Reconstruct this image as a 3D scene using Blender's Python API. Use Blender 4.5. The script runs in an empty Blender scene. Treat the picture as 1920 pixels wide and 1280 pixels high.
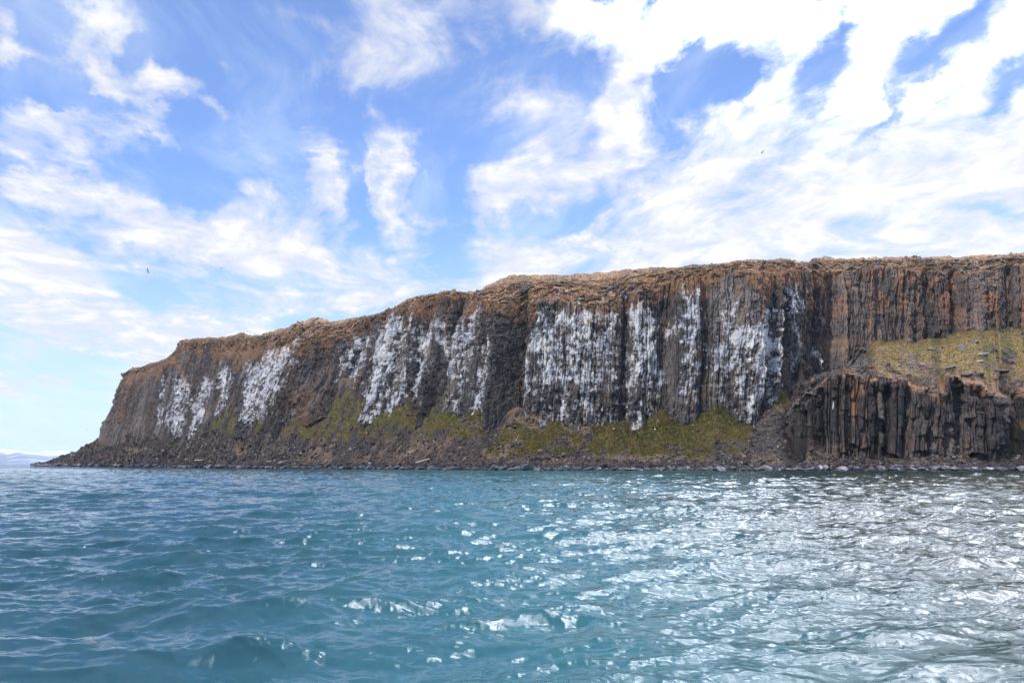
import bpy, math, random
import numpy as np
from mathutils import Vector, Matrix

rng = np.random.default_rng(7)
random.seed(7)
F32 = np.float32
C = bpy.context.scene.collection
scene = bpy.context.scene

# ------------------------------------------------------------------ camera
CAM_H = 1.7
FPX = 1600.0                              # focal length, photo pixels (1920 wide) = 30 mm
PITCH = math.atan(229.0 / FPX)
cam_d = bpy.data.cameras.new('camera')
cam_d.lens = 30.0
cam_d.sensor_width = 36.0
cam_d.clip_start = 0.1
cam_d.clip_end = 80000.0
cam = bpy.data.objects.new('camera', cam_d)
cam.location = (0, 0, CAM_H)
cam.rotation_euler = (math.radians(90) + PITCH, 0, 0)
C.objects.link(cam)
scene.camera = cam

# ------------------------------------------------------------------ survey helper: picture point -> bearing (U) and rise (V)
SP, CP = math.sin(PITCH), math.cos(PITCH)


def uv(X, Y):
    X = np.asarray(X, dtype=np.float64)
    Y = np.asarray(Y, dtype=np.float64)
    dy = FPX * CP - (640 - Y) * SP
    dz = FPX * SP + (640 - Y) * CP
    return (X - 960) / dy, dz / dy


def world(X, Y, D):
    U, V = uv(X, Y)
    return U * D, D + 0 * U, CAM_H + V * D


# ------------------------------------------------------------------ light
SUN_EL, SUN_DIR = math.radians(42), (-0.72, -0.66)       # the sun stands behind the boat, to the left
sun_az = math.atan2(SUN_DIR[0], SUN_DIR[1])               # clockwise from +Y
sd = bpy.data.lights.new('sun', 'SUN')
sd.energy = 2.7
sd.angle = math.radians(1.5)
sd.color = (1.0, 0.95, 0.88)
sun = bpy.data.objects.new('sun', sd)
to_sun = Vector((math.sin(sun_az) * math.cos(SUN_EL), math.cos(sun_az) * math.cos(SUN_EL), math.sin(SUN_EL)))
sun.rotation_euler = to_sun.to_track_quat('Z', 'Y').to_euler()
C.objects.link(sun)
scene.view_settings.view_transform = 'Standard'
scene.view_settings.look = 'None'
scene.view_settings.gamma = 1.0
scene.view_settings.exposure = 0.2
scene.cycles.max_bounces = 6
scene.cycles.diffuse_bounces = 3
scene.cycles.glossy_bounces = 3
scene.cycles.transmission_bounces = 2
scene.cycles.volume_bounces = 1
scene.cycles.caustics_reflective = False
scene.cycles.caustics_refractive = False


# ------------------------------------------------------------------ node helper
class NT:
    def __init__(self, tree):
        self.t = tree
        self.n = tree.nodes
        self.l = tree.links

    def node(self, typ, **kw):
        n = self.n.new(typ)
        for k, v in kw.items():
            setattr(n, k, v)
        return n

    def put(self, n, sock, v):
        if v is None:
            return
        s = n.inputs[sock]
        if isinstance(v, bpy.types.NodeSocket):
            self.l.new(v, s)
        else:
            s.default_value = v

    def math(self, op, a, b=None, c=None, clamp=False):
        n = self.node('ShaderNodeMath', operation=op, use_clamp=clamp)
        self.put(n, 0, a)
        self.put(n, 1, b)
        self.put(n, 2, c)
        return n.outputs[0]

    def vmath(self, op, a, b=None):
        n = self.node('ShaderNodeVectorMath', operation=op)
        self.put(n, 0, a)
        self.put(n, 1, b)
        return n.outputs[0]

    def mapping(self, v, loc=(0, 0, 0), rot=(0, 0, 0), sc=(1, 1, 1), typ='POINT'):
        n = self.node('ShaderNodeMapping', vector_type=typ)
        self.put(n, 'Vector', v)
        n.inputs['Location'].default_value = loc
        n.inputs['Rotation'].default_value = rot
        n.inputs['Scale'].default_value = sc
        return n.outputs[0]

    def noise(self, v, scale=1.0, detail=4.0, rough=0.55, dist=0.0, col=False, typ='FBM'):
        n = self.node('ShaderNodeTexNoise')
        n.noise_type = typ
        self.put(n, 'Vector', v)
        self.put(n, 'Scale', scale)
        self.put(n, 'Detail', detail)
        self.put(n, 'Roughness', rough)
        self.put(n, 'Distortion', dist)
        return n.outputs['Color' if col else 'Fac']

    def ramp(self, v, lo, hi, a=0.0, b=1.0, smooth=True):
        n = self.node('ShaderNodeMapRange')
        n.interpolation_type = 'SMOOTHSTEP' if smooth else 'LINEAR'
        self.put(n, 'Value', v)
        n.inputs['From Min'].default_value = lo
        n.inputs['From Max'].default_value = hi
        n.inputs['To Min'].default_value = a
        n.inputs['To Max'].default_value = b
        return n.outputs['Result']

    def mix(self, f, a, b, blend='MIX'):
        n = self.node('ShaderNodeMix', data_type='RGBA', blend_type=blend)
        self.put(n, 0, f)
        self.put(n, 6, (*a, 1) if isinstance(a, tuple) and len(a) == 3 else a)
        self.put(n, 7, (*b, 1) if isinstance(b, tuple) and len(b) == 3 else b)
        return n.outputs[2]

    def attr(self, name):
        n = self.node('ShaderNodeAttribute')
        n.attribute_name = name
        return n

    def coord(self):
        return self.node('ShaderNodeTexCoord').outputs['Object']


# ------------------------------------------------------------------ sky: Nishita air with a broken layer of cloud
def build_world():
    w = bpy.data.worlds.new('World')
    scene.world = w
    w.use_nodes = True
    g = NT(w.node_tree)
    g.n.clear()
    sky = g.node('ShaderNodeTexSky', sky_type='NISHITA')
    sky.sun_disc = False
    sky.sun_elevation = SUN_EL
    sky.sun_rotation = sun_az
    sky.air_density = 1.0
    sky.dust_density = 0.6
    sky.ozone_density = 2.2
    co = g.node('ShaderNodeTexCoord').outputs['Generated']
    sep = g.node('ShaderNodeSeparateXYZ')
    g.l.new(co, sep.inputs[0])
    x, y, z = sep.outputs
    az = g.math('ARCTAN2', x, y)
    el = g.math('ARCSINE', z)
    comb = g.node('ShaderNodeCombineXYZ')
    g.l.new(az, comb.inputs[0])
    g.l.new(el, comb.inputs[1])
    ae = comb.outputs[0]
    # the cloud layer seen in perspective; streets of cloud run away towards one bearing
    zz = g.math('ADD', g.math('MAXIMUM', z, 0.0), 0.10)
    c2 = g.node('ShaderNodeCombineXYZ')
    g.l.new(g.math('DIVIDE', x, zz), c2.inputs[0])
    g.l.new(g.math('DIVIDE', y, zz), c2.inputs[1])
    plane = g.mapping(c2.outputs[0], rot=(0, 0, math.radians(-8)))
    warp = g.noise(plane, 1.3, 2, 0.5, col=True)
    warp = g.vmath('MULTIPLY', g.vmath('SUBTRACT', warp, (0.5, 0.5, 0.5)), (0.5, 0.5, 0.0))
    pw = g.vmath('ADD', plane, warp)
    streak = g.noise(g.mapping(pw, sc=(2.4, 0.75, 1)), 1.6, 7, 0.60)
    puff = g.noise(g.mapping(pw, loc=(4, 2, 0), sc=(1.5, 1.2, 1)), 3.6, 6, 0.58)
    fine = g.noise(g.mapping(pw, loc=(1, 7, 0), sc=(1.6, 1.0, 1)), 13.0, 5, 0.6)
    # where the banks of cloud and the blue gaps lie (bearing, elevation); angles in picture terms
    blobs = [
        # X, Y, rx, ry, rot(deg, + = falls to the right), weight
        (55, 30, 110, 50, 30, .7), (205, 25, 60, 45, 60, .6), (60, 92, 75, 30, 0, .8), (195, 118, 70, 50, 60, .8),
        (335, 180, 135, 50, 28, 1.1), (410, 120, 60, 46, 0, .55), (270, 215, 110, 46, 30, .8), (100, 200, 110, 44, -10, .8),
        (180, 262, 150, 45, -10, .5), (40, 250, 90, 45, 0, .4), (270, 320, 120, 40, 10, -.5), (130, 60, 60, 60, 40, -.6), (120, 150, 60, 40, 0, -.5), (420, 300, 60, 60, 0, -.4),
        (160, 370, 320, 55, 12, .6), (330, 430, 330, 85, 14, .85), (470, 345, 85, 150, -20, 1.0), (612, 330, 85, 135, -8, 1.3),
        (748, 320, 85, 125, -18, 1.3), (560, 480, 330, 75, 14, .75), (150, 540, 420, 90, 10, .65), (230, 620, 420, 85, 8, .8), (300, 525, 160, 26, 8, -.6), (50, 440, 100, 20, 8, -.4), (560, 545, 140, 20, 0, -.5), (300, 680, 260, 16, 2, -.5),
        (20, 470, 200, 80, 0, .5), (640, 585, 200, 28, -6, .7), (90, 725, 220, 28, 4, .7), (40, 700, 160, 22, 0, .3), (500, 540, 180, 50, 8, .45),
        (760, 100, 240, 110, 8, .6), (560, 30, 200, 40, 0, .35), (860, 20, 200, 40, 0, .3), (1010, 60, 160, 60, 0, .4), (560, 215, 70, 40, 0, .3), (700, 150, 200, 60, 10, .25), (640, 175, 160, 60, 0, .25), (900, 130, 120, 60, 0, .25), (520, 30, 150, 50, 0, .15),
        (1000, 200, 90, 50, 0, .5), (930, 320, 100, 55, -20, .75), (950, 375, 100, 45, -15, .65), (880, 435, 120, 60, -10, .75),
        (1100, 300, 220, 90, -15, .85), (1190, 180, 130, 85, -50, .95), (1255, 240, 140, 90, 40, .8), (1010, 500, 330, 60, -16, .8),
        (1330, 440, 480, 160, -14, 1.0), (1560, 330, 500, 260, -24, 1.7), (1760, 240, 380, 260, -30, 1.5), (1850, 430, 500, 220, -5, 1.6),
        (1450, 170, 190, 130, -50, .9), (1660, 60, 200, 110, -40, .8), (1880, 80, 170, 170, -40, .7), (1250, 60, 380, 80, 6, .65), (1450, 20, 300, 70, 10, .45),
        (1120, 60, 200, 60, 10, .3), (1600, 470, 700, 90, -4, .8), (2200, 300, 500, 500, 0, 1.0),
        # gaps
        (250, 110, 50, 50, 0, -.9), (180, 190, 90, 20, 10, -.7), (335, 110, 60, 45, 0, -.8), (20, 150, 70, 22, 0, -.8), (370, 255, 140, 40, 10, -.8), (30, 300, 120, 20, 5, -.6), (130, 10, 40, 60, 20, -.6),
        (1315, 165, 150, 75, -58, -1.0), (1265, 130, 120, 40, 10, -.5), (1530, 110, 165, 55, -42, -1.15), (1790, 75, 165, 46, -42, -1.0), (1910, 150, 90, 34, -20, -1.0), (1680, 200, 140, 16, -30, -.5), (800, 250, 40, 160, 0, -.3), (1000, 420, 200, 40, -15, -.4), (620, 60, 160, 60, 0, -.1), (400, 300, 100, 60, 20, -.5), (480, 90, 90, 90, 0, -.3),
        (1880, 355, 130, 22, -12, -.6), (520, 230, 210, 200, 0, -.5), (850, 220, 150, 170, 0, -.45), (1100, 400, 180, 50, -12, -.5),
        (680, 400, 40, 90, 0, -.3), (540, 330, 30, 80, -10, -.5), (682, 300, 30, 110, -12, -.8), (640, 195, 200, 40, 0, -.4), (330, 60, 130, 90, 0, -.4), (110, 780, 400, 60, 0, -.8), (820, 370, 60, 120, 0, -.5),
    ]
    wa = g.noise(ae, 8.0, 5, 0.6, col=True)
    wa = g.vmath('MULTIPLY', g.vmath('SUBTRACT', wa, (0.5, 0.5, 0.5)), (0.20, 0.12, 0.0))
    aew = g.vmath('ADD', ae, wa)
    total = gaps = None
    for (X, Y, rx, ry, rot, wt) in blobs:
        U, V = uv(X, Y)
        a = math.atan(U)
        e = math.atan(V * math.cos(a))
        k = 1.0 / FPX * math.cos(a)
        m = g.mapping(aew, (a, e, 0), (0, 0, math.radians(-rot)), (rx * k * 1.15, ry * k * 1.15, 1), 'TEXTURE')
        gr = g.node('ShaderNodeTexGradient', gradient_type='SPHERICAL')
        g.l.new(m, gr.inputs[0])
        if wt > 0:
            total = g.math('MULTIPLY_ADD', gr.outputs['Fac'], wt * 1.5, total if total is not None else 0.0)
        else:
            gaps = g.math('MULTIPLY_ADD', gr.outputs['Fac'], wt * 1.35, gaps if gaps is not None else 0.0)
    # beyond the part of the sky in view, an ordinary broken layer
    out = g.ramp(g.math('ABSOLUTE', az), 0.62, 0.9)
    high = g.ramp(el, 0.60, 0.85)
    out = g.math('MAXIMUM', out, high)
    total = g.math('ADD', total, g.math('MULTIPLY', out, 0.45))
    total = g.math('ADD', g.math('MINIMUM', total, 1.15), gaps)
    nz = g.math('ADD', g.math('MULTIPLY', g.math('SUBTRACT', streak, 0.5), 2.4), g.math('MULTIPLY', g.math('SUBTRACT', puff, 0.5), 2.2))
    nz = g.math('ADD', nz, g.math('MULTIPLY', g.math('SUBTRACT', fine, 0.5), 1.1))
    dens = g.math('ADD', g.math('ADD', total, nz), CLOUD_BIAS)
    alpha = g.ramp(dens, -0.12, 1.22)
    alpha = g.math('MULTIPLY', alpha, g.ramp(z, 0.0, 0.06, 0.25, 1.0))
    thick = g.ramp(g.math('ADD', dens, g.math('MULTIPLY', g.math('SUBTRACT', puff, 0.5), 4.5)), 0.5, 2.3)
    cloud = g.mix(thick, (7.1, 7.35, 8.2), (9.3, 9.3, 9.45))
    # added glow on the cloud overhead right, apart from the sun, silvers the water
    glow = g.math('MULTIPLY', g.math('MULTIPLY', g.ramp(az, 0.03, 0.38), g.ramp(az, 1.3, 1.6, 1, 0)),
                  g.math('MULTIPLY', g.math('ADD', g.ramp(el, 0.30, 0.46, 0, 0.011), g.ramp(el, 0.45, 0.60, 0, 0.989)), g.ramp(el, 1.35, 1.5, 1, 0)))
    cloud = g.mix(1.0, cloud, g.mix(g.ramp(az, -0.05, 0.40), (1.0, 1.0, 1.0), (1.06, 1.06, 1.06)), 'MULTIPLY')
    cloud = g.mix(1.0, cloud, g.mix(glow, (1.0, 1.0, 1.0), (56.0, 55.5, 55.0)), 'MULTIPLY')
    base = g.mix(1.0, sky.outputs[0], SKY_TINT, 'MULTIPLY')
    # thin veil, thickest low down
    veil = g.math('ADD', g.ramp(z, 0.0, 0.30, 0.62, 0.10), g.math('MULTIPLY', g.ramp(streak, 0.42, 0.70), 0.32))
    base = g.mix(veil, base, (7.4, 8.6, 9.9))
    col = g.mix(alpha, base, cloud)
    bg = g.node('ShaderNodeBackground')
    g.l.new(col, bg.inputs[0])
    bg.inputs[1].default_value = 0.1
    o = g.node('ShaderNodeOutputWorld')
    g.l.new(bg.outputs[0], o.inputs[0])


SKY_TINT = (1.13, 1.47, 2.15)
CLOUD_BIAS = -0.13
build_world()


# ------------------------------------------------------------------ numeric noise
def _h(ix, iy, iz, seed):
    with np.errstate(over='ignore'):
        h = (ix.astype(np.uint32) * np.uint32(374761393) + iy.astype(np.uint32) * np.uint32(668265263)
             + iz.astype(np.uint32) * np.uint32(2147483647) + np.uint32(seed * 7919 + 13))
        h = (h ^ (h >> np.uint32(13))) * np.uint32(1274126177)
        h = (h ^ (h >> np.uint32(16))) * np.uint32(2246822519)
        h = h ^ (h >> np.uint32(15))
    return (h & np.uint32(0xFFFFFF)).astype(F32) / F32(16777215)


def hsh(a, b=0, seed=0):
    a = np.asarray(a).astype(np.int64)
    b = np.asarray(b).astype(np.int64) + 0 * a
    return _h(a, b, 0 * a, seed)


def vn2(x, y, seed=0):
    x = np.asarray(x, F32)
    y = np.asarray(y, F32)
    fx, fy = np.floor(x), np.floor(y)
    ix, iy = fx.astype(np.int64), fy.astype(np.int64)
    tx, ty = x - fx, y - fy
    tx = tx * tx * (3 - 2 * tx)
    ty = ty * ty * (3 - 2 * ty)
    z = np.zeros_like(ix)
    a = _h(ix, iy, z, seed)
    b = _h(ix + 1, iy, z, seed)
    c = _h(ix, iy + 1, z, seed)
    d = _h(ix + 1, iy + 1, z, seed)
    return (a + (b - a) * tx) * (1 - ty) + (c + (d - c) * tx) * ty


def fbm(x, y, octv=4, seed=0, gain=0.5):
    """-1 .. 1, about"""
    s, a, n = 0.0, 1.0, 0.0
    for o in range(octv):
        f = 2.03 ** o
        s = s + a * (vn2(x * f + 17.3 * o, y * f - 9.1 * o, seed + o) * 2 - 1)
        n += a
        a *= gain
    return s / n


def sstep(x, lo, hi):
    t = np.clip((x - lo) / (hi - lo), 0, 1)
    return t * t * (3 - 2 * t)


def curve(pts, X, smooth=0):
    p = np.array(pts, float)
    v = np.interp(X, p[:, 0], p[:, 1])
    if smooth:
        k = int(smooth)
        ker = np.hanning(2 * k + 3)
        ker /= ker.sum()
        vp = np.concatenate([2 * v[0] - v[k + 1:0:-1], v, 2 * v[-1] - v[-2:-k - 3:-1]])
        v = np.convolve(vp, ker, 'valid')
    return v


# ------------------------------------------------------------------ mesh helpers
def set_props(o, label=None, cat=None, group=None, kind=None):
    if label:
        o['label'] = label
    if cat:
        o['category'] = cat
    if group:
        o['group'] = group
    if kind:
        o['kind'] = kind
    return o


def raw_mesh(name, co, faces, n_per, mat, smooth=False, cols=None, mat_name=None):
    """co (N,3), faces flat index array, n_per verts per face"""
    me = bpy.data.meshes.new(name)
    nf = len(faces) // n_per
    me.vertices.add(len(co))
    me.vertices.foreach_set('co', np.ascontiguousarray(co, F32).ravel())
    me.loops.add(len(faces))
    me.loops.foreach_set('vertex_index', np.ascontiguousarray(faces, np.int32))
    me.polygons.add(nf)
    me.polygons.foreach_set('loop_start', np.arange(0, nf * n_per, n_per, dtype=np.int32))
    me.polygons.foreach_set('loop_total', np.full(nf, n_per, np.int32))
    me.update(calc_edges=True)
    me.validate()
    me.polygons.foreach_set('use_smooth', np.full(len(me.polygons), smooth, bool))
    for cn, arr in (cols or {}).items():
        at = me.attributes.new(cn, 'FLOAT_COLOR', 'POINT')
        at.data.foreach_set('color', np.ascontiguousarray(arr, F32).ravel())
    me.materials.append(mat)
    o = bpy.data.objects.new(name, me)
    C.objects.link(o)
    return o


def grid_mesh(name, P, mat, smooth=False, cols=None, flip=False):
    """P (ni, nj, 3)"""
    ni, nj = P.shape[:2]
    idx = np.arange(ni * nj, dtype=np.int32).reshape(ni, nj)
    a, b, c, d = idx[:-1, :-1], idx[1:, :-1], idx[1:, 1:], idx[:-1, 1:]
    q = np.stack([a, d, c, b] if flip else [a, b, c, d], -1).ravel()
    cc = {k: v.reshape(-1, 4) for k, v in (cols or {}).items()}
    return raw_mesh(name, P.reshape(-1, 3), q, 4, mat, smooth, cc)


# ------------------------------------------------------------------ rock materials
def rock_material(name, wet=0.0):
    """masks: R droppings, G orange lichen, B grass, A tone;  masks2: R brown crust, G dead grass / soil, B wet"""
    m = bpy.data.materials.new(name)
    m.use_nodes = True
    g = NT(m.node_tree)
    g.n.clear()
    co = g.coord()
    at = g.attr('masks')
    s = g.node('ShaderNodeSeparateColor')
    g.l.new(at.outputs['Color'], s.inputs[0])
    guano, lich, grass = s.outputs
    tone = at.outputs['Alpha']
    a2 = g.attr('masks2')
    s2 = g.node('ShaderNodeSeparateColor')
    g.l.new(a2.outputs['Color'], s2.inputs[0])
    brown, soil, wetm = s2.outputs
    tall = g.mapping(co, sc=(1, 1, 0.14))
    n1 = g.noise(tall, 0.55, 6, 0.65)
    n2 = g.noise(tall, 3.2, 6, 0.68)
    n3 = g.noise(co, 5.0, 4, 0.6)
    n4 = g.noise(co, 0.8, 4, 0.6)
    basalt = g.mix(g.ramp(n1, 0.36, 0.62), (0.034, 0.031, 0.036), (0.132, 0.102, 0.083))
    basalt = g.mix(g.ramp(n2, 0.40, 0.70), basalt, (0.19, 0.175, 0.165))
    basalt = g.mix(g.ramp(n2, 0.50, 0.34, 0, 0.85), basalt, (0.022, 0.020, 0.023))
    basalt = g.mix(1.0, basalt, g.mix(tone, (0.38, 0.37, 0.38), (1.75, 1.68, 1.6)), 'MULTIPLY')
    crust = g.mix(g.ramp(n3, 0.35, 0.65), (0.120, 0.066, 0.038), (0.33, 0.188, 0.102))
    col = g.mix(g.ramp(g.math('ADD', brown, g.math('MULTIPLY', g.math('SUBTRACT', n2, 0.5), 1.2)), 0.25, 0.75), basalt, crust)
    orange = g.mix(n4, (0.36, 0.155, 0.065), (0.27, 0.165, 0.115))
    col = g.mix(g.ramp(g.math('ADD', lich, g.math('MULTIPLY', g.math('SUBTRACT', n2, 0.5), 1.6)), 0.35, 0.95, 0, 0.85), col, orange)
    dead = g.mix(n3, (0.19, 0.120, 0.068), (0.34, 0.235, 0.140))
    dead = g.mix(1.0, dead, g.mix(g.ramp(tone, 0.0, 0.6), (0.58, 0.58, 0.62), (1.15, 1.1, 1.05)), 'MULTIPLY')
    col = g.mix(g.ramp(g.math('ADD', soil, g.math('MULTIPLY', g.math('SUBTRACT', n3, 0.5), 1.0)), 0.3, 0.75), col, dead)
    green = g.mix(g.ramp(n4, 0.35, 0.65), (0.075, 0.073, 0.018), (0.175, 0.132, 0.040))
    green = g.mix(g.ramp(n3, 0.42, 0.60, 0, 0.55), green, (0.045, 0.05, 0.018))
    green = g.mix(g.ramp(tone, 0.10, 0.28, 0, 0.75), green, (0.22, 0.150, 0.045))
    col = g.mix(g.ramp(g.math('ADD', grass, g.math('MULTIPLY', g.math('SUBTRACT', n3, 0.5), 1.0)), 0.3, 0.7), col, green)
    gn = g.noise(g.mapping(co, sc=(1, 1, 0.45)), 2.4, 6, 0.72)
    gfac = g.ramp(g.math('ADD', guano, g.math('MULTIPLY', g.math('SUBTRACT', gn, 0.5), 2.4)), 0.22, 1.15)
    white = g.mix(g.ramp(n1, 0.4, 0.62), (0.54, 0.535, 0.57), (0.82, 0.77, 0.70))
    col = g.mix(g.math('MULTIPLY', gfac, 0.93), col, white)
    bs = g.node('ShaderNodeBsdfPrincipled')
    wc = g.mix(wetm, col, g.mix(1.0, col, (0.5, 0.52, 0.58), 'MULTIPLY'))
    g.l.new(wc, bs.inputs['Base Color'])
    g.l.new(g.math('SUBTRACT', 0.92, g.math('MULTIPLY', wetm, 0.5)), bs.inputs['Roughness'])
    bs.inputs['Specular IOR Level'].default_value = 0.25
    bp = g.node('ShaderNodeBump')
    bp.inputs['Strength'].default_value = 0.8
    bp.inputs['Distance'].default_value = 0.25
    h = g.math('ADD', g.noise(g.mapping(co, sc=(1, 1, 0.45)), 3.0, 6, 0.68), g.math('MULTIPLY', n3, 0.4))
    g.l.new(h, bp.inputs['Height'])
    g.l.new(bp.outputs[0], bs.inputs['Normal'])
    o = g.node('ShaderNodeOutputMaterial')
    g.l.new(bs.outputs[0], o.inputs[0])
    return m


M_ROCK = rock_material('rock_face')


# ------------------------------------------------------------------ traced survey of the headland
SKY_L = [(228, 700), (236, 697), (246, 690), (262, 688), (275, 683), (312, 672), (330, 655), (336, 641), (350, 635), (425, 631), (450, 625), (480, 629),
         (510, 622), (560, 606), (580, 600), (588, 596), (600, 597), (640, 600), (700, 590), (740, 575), (780, 555), (830, 547), (845, 543), (870, 547), (890, 545),
         (905, 540), (920, 532), (950, 519), (1000, 515), (1050, 516), (1100, 513), (1160, 509), (1170, 505), (1240, 500), (1270, 500), (1300, 496),
         (1370, 493), (1382, 489), (1400, 487), (1450, 485), (1480, 485), (1495, 490), (1517, 492), (1522, 485), (1540, 482), (1620, 485), (1640, 484),
         (1700, 481), (1750, 482), (1850, 479), (1920, 477), (2400, 470)]
RIM_L = [(228, 706), (262, 700), (300, 690), (336, 664), (360, 656), (400, 652), (450, 655), (480, 647), (520, 650), (560, 637), (600, 634), (650, 627),
         (690, 607), (720, 592), (760, 577), (790, 563), (850, 556), (880, 562), (930, 568), (980, 572), (1020, 562), (1060, 566), (1100, 573), (1150, 574),
         (1180, 552), (1230, 547), (1270, 523), (1300, 517), (1350, 507), (1400, 510), (1450, 508), (1480, 502), (1530, 515), (1560, 519), (1600, 507),
         (1650, 502), (1700, 505), (1760, 506), (1840, 510), (1880, 501), (1920, 496), (2400, 486)]
BASE_L = [(188, 820), (200, 829), (225, 824), (262, 808), (293, 820), (345, 825), (375, 805), (405, 797), (425, 785), (475, 776), (497, 800), (510, 804),
          (525, 797), (545, 782), (590, 762), (620, 742), (640, 736), (675, 746), (682, 768), (720, 775), (760, 770), (780, 778), (800, 762), (830, 752),
          (870, 756), (895, 775), (920, 800), (935, 806), (950, 796), (985, 787), (1015, 786), (1060, 804), (1100, 803), (1180, 805), (1200, 800),
          (1240, 792), (1262, 800), (1300, 776), (1340, 766), (1370, 784), (1410, 786), (1450, 757), (1472, 732), (1495, 727), (1530, 720), (1560, 714),
          (1590, 706), (1605, 690), (1625, 664), (1650, 645), (1700, 641), (1730, 645), (1780, 635), (1830, 620), (1870, 613), (1920, 617), (2400, 610)]
SHORE_D = [(40, 680), (70, 620), (130, 545), (200, 480), (300, 400), (400, 340), (500, 300), (600, 272), (700, 251), (800, 236), (900, 224), (1000, 215),
           (1200, 208), (1500, 206), (1920, 206), (2400, 212)]
SETBACK = [(188, 22), (240, 26), (300, 26), (400, 23), (500, 20), (600, 30), (700, 25), (800, 24), (900, 20), (1000, 19), (1200, 20), (1400, 23), (1490, 33),
           (1560, 44), (1650, 50), (1800, 52), (2400, 52)]
LEAN = [(188, 40), (350, 44), (500, 45), (700, 46), (800, 35), (900, 22), (1000, 10), (1150, 3), (1400, 0), (2400, 0)]


def face_depth(X):
    return curve(SHORE_D, X, 0) + curve(SETBACK, X, 0)


# droppings on the nesting cliff: (X0,Y0,X1,Y1,width0,width1,strength)
GUANO = [
    (314, 708, 301, 792, 3, 5, .7), (342, 726, 330, 792, 12, 14, .95), (358, 735, 345, 790, 3, 4, .6), (386, 722, 361, 812, 8, 10, .85),
    (420, 697, 408, 785, 7, 11, .9), (430, 700, 405, 800, 5, 6, .6),
    (478, 706, 470, 772, 18, 16, .95), (500, 700, 488, 765, 16, 14, .95), (484, 682, 483, 700, 4, 4, .6),
    (573, 634, 530, 660, 9, 16, .95), (527, 658, 517, 740, 20, 14, .9), (545, 650, 530, 720, 18, 14, .7), (566, 640, 560, 670, 8, 6, .6), (552, 770, 546, 785, 5, 6, .5),
    (683, 636, 665, 690, 7, 12, .9), (652, 664, 644, 700, 9, 6, .8), (668, 655, 655, 720, 10, 14, .5),
    (749, 598, 736, 655, 9, 18, .9), (726, 604, 722, 650, 7, 6, .8), (735, 640, 700, 762, 24, 24, .9), (757, 620, 745, 760, 8, 16, .65), (720, 690, 735, 768, 26, 26, .6),
    (779, 575, 776, 622, 3, 3, .6), (800, 627, 785, 730, 12, 16, .9), (785, 640, 778, 700, 8, 8, .6), (818, 620, 812, 700, 5, 5, .7), (833, 607, 831, 640, 6, 5, .8), (845, 640, 842, 745, 10, 12, .5),
    (891, 568, 872, 645, 9, 20, .85), (868, 640, 858, 745, 18, 18, .55), (916, 652, 892, 778, 9, 14, .9), (928, 590, 930, 620, 3, 3, .5),
    (976, 634, 975, 672, 3, 3, .9), (1008, 640, 985, 690, 14, 12, .85), (990, 680, 980, 786, 8, 12, .75), (1020, 575, 1018, 700, 10, 16, .8),
    (1045, 590, 1040, 690, 26, 34, .85), (1095, 575, 1095, 690, 34, 46, .9), (1140, 580, 1140, 690, 18, 20, .85), (1040, 690, 1045, 800, 34, 40, .62), (1105, 690, 1110, 800, 50, 50, .66),
    (1152, 700, 1150, 780, 10, 12, .5), (1186, 562, 1183, 575, 12, 10, .8), (1203, 548, 1200, 580, 5, 5, .85), (1190, 592, 1195, 690, 13, 20, .95), (1215, 600, 1222, 690, 12, 22, .9),
    (1195, 690, 1200, 800, 22, 30, .55), (1228, 690, 1225, 770, 14, 14, .5),
    (1285, 553, 1290, 590, 9, 10, .85), (1305, 550, 1303, 600, 5, 5, .85), (1295, 600, 1292, 640, 18, 16, .98), (1255, 622, 1275, 612, 8, 8, .7), (1292, 640, 1300, 740, 12, 12, .85), (1283, 660, 1285, 760, 10, 12, .55),
    (1366, 547, 1363, 610, 5, 14, .9), (1385, 590, 1380, 640, 10, 20, .6), (1355, 640, 1350, 740, 18, 14, .6), (1372, 638, 1425, 640, 20, 20, .98), (1345, 650, 1342, 690, 10, 12, .7),
    (1400, 660, 1405, 775, 50, 36, .75), (1445, 640, 1452, 740, 16, 18, .68), (1396, 700, 1400, 780, 40, 24, .5), (1430, 596, 1452, 600, 10, 8, .85), (1437, 570, 1437, 585, 3, 3, .6),
    (1482, 548, 1486, 610, 14, 12, .52), (1462, 610, 1466, 680, 10, 10, .4), (1495, 575, 1490, 690, 8, 6, .5), (1396, 560, 1395, 575, 4, 4, .6), (1540, 660, 1545, 680, 3, 3, .4),
]
# lichen: (X,Y,rx,ry,strength)
LICHEN = [
    (350, 712, 9, 14, .8), (410, 655, 30, 12, .5), (462, 660, 20, 14, .5), (620, 680, 6, 14, .7), (930, 560, 50, 14, .6), (1008, 552, 16, 16, .9), (1020, 590, 8, 20, .4), (885, 590, 8, 30, .4),
    (1415, 545, 24, 18, 1.0), (1430, 555, 10, 26, .8), (1405, 575, 10, 16, .7), (1322, 550, 9, 30, .8), (1318, 595, 6, 18, .5), (1250, 612, 7, 22, .5), (1535, 570, 10, 26, .8),
    (1550, 600, 30, 30, .45), (1572, 565, 8, 40, .8), (1555, 670, 16, 40, .6), (1640, 560, 10, 34, .8), (1628, 600, 14, 40, .5), (1684, 560, 9, 34, .8), (1742, 545, 6, 22, .7),
    (1775, 565, 20, 30, .8), (1790, 590, 12, 30, .7), (1720, 520, 20, 26, .5), (1765, 620, 14, 16, .5), (1845, 570, 22, 22, .8), (1870, 540, 30, 30, .4), (1810, 540, 12, 40, .45),
    (1960, 560, 40, 30, .5), (2040, 560, 20, 40, .6), (1210, 530, 30, 10, .3), (820, 570, 10, 20, .5), (745, 590, 8, 12, .6), (870, 565, 12, 12, .5),
]
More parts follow.
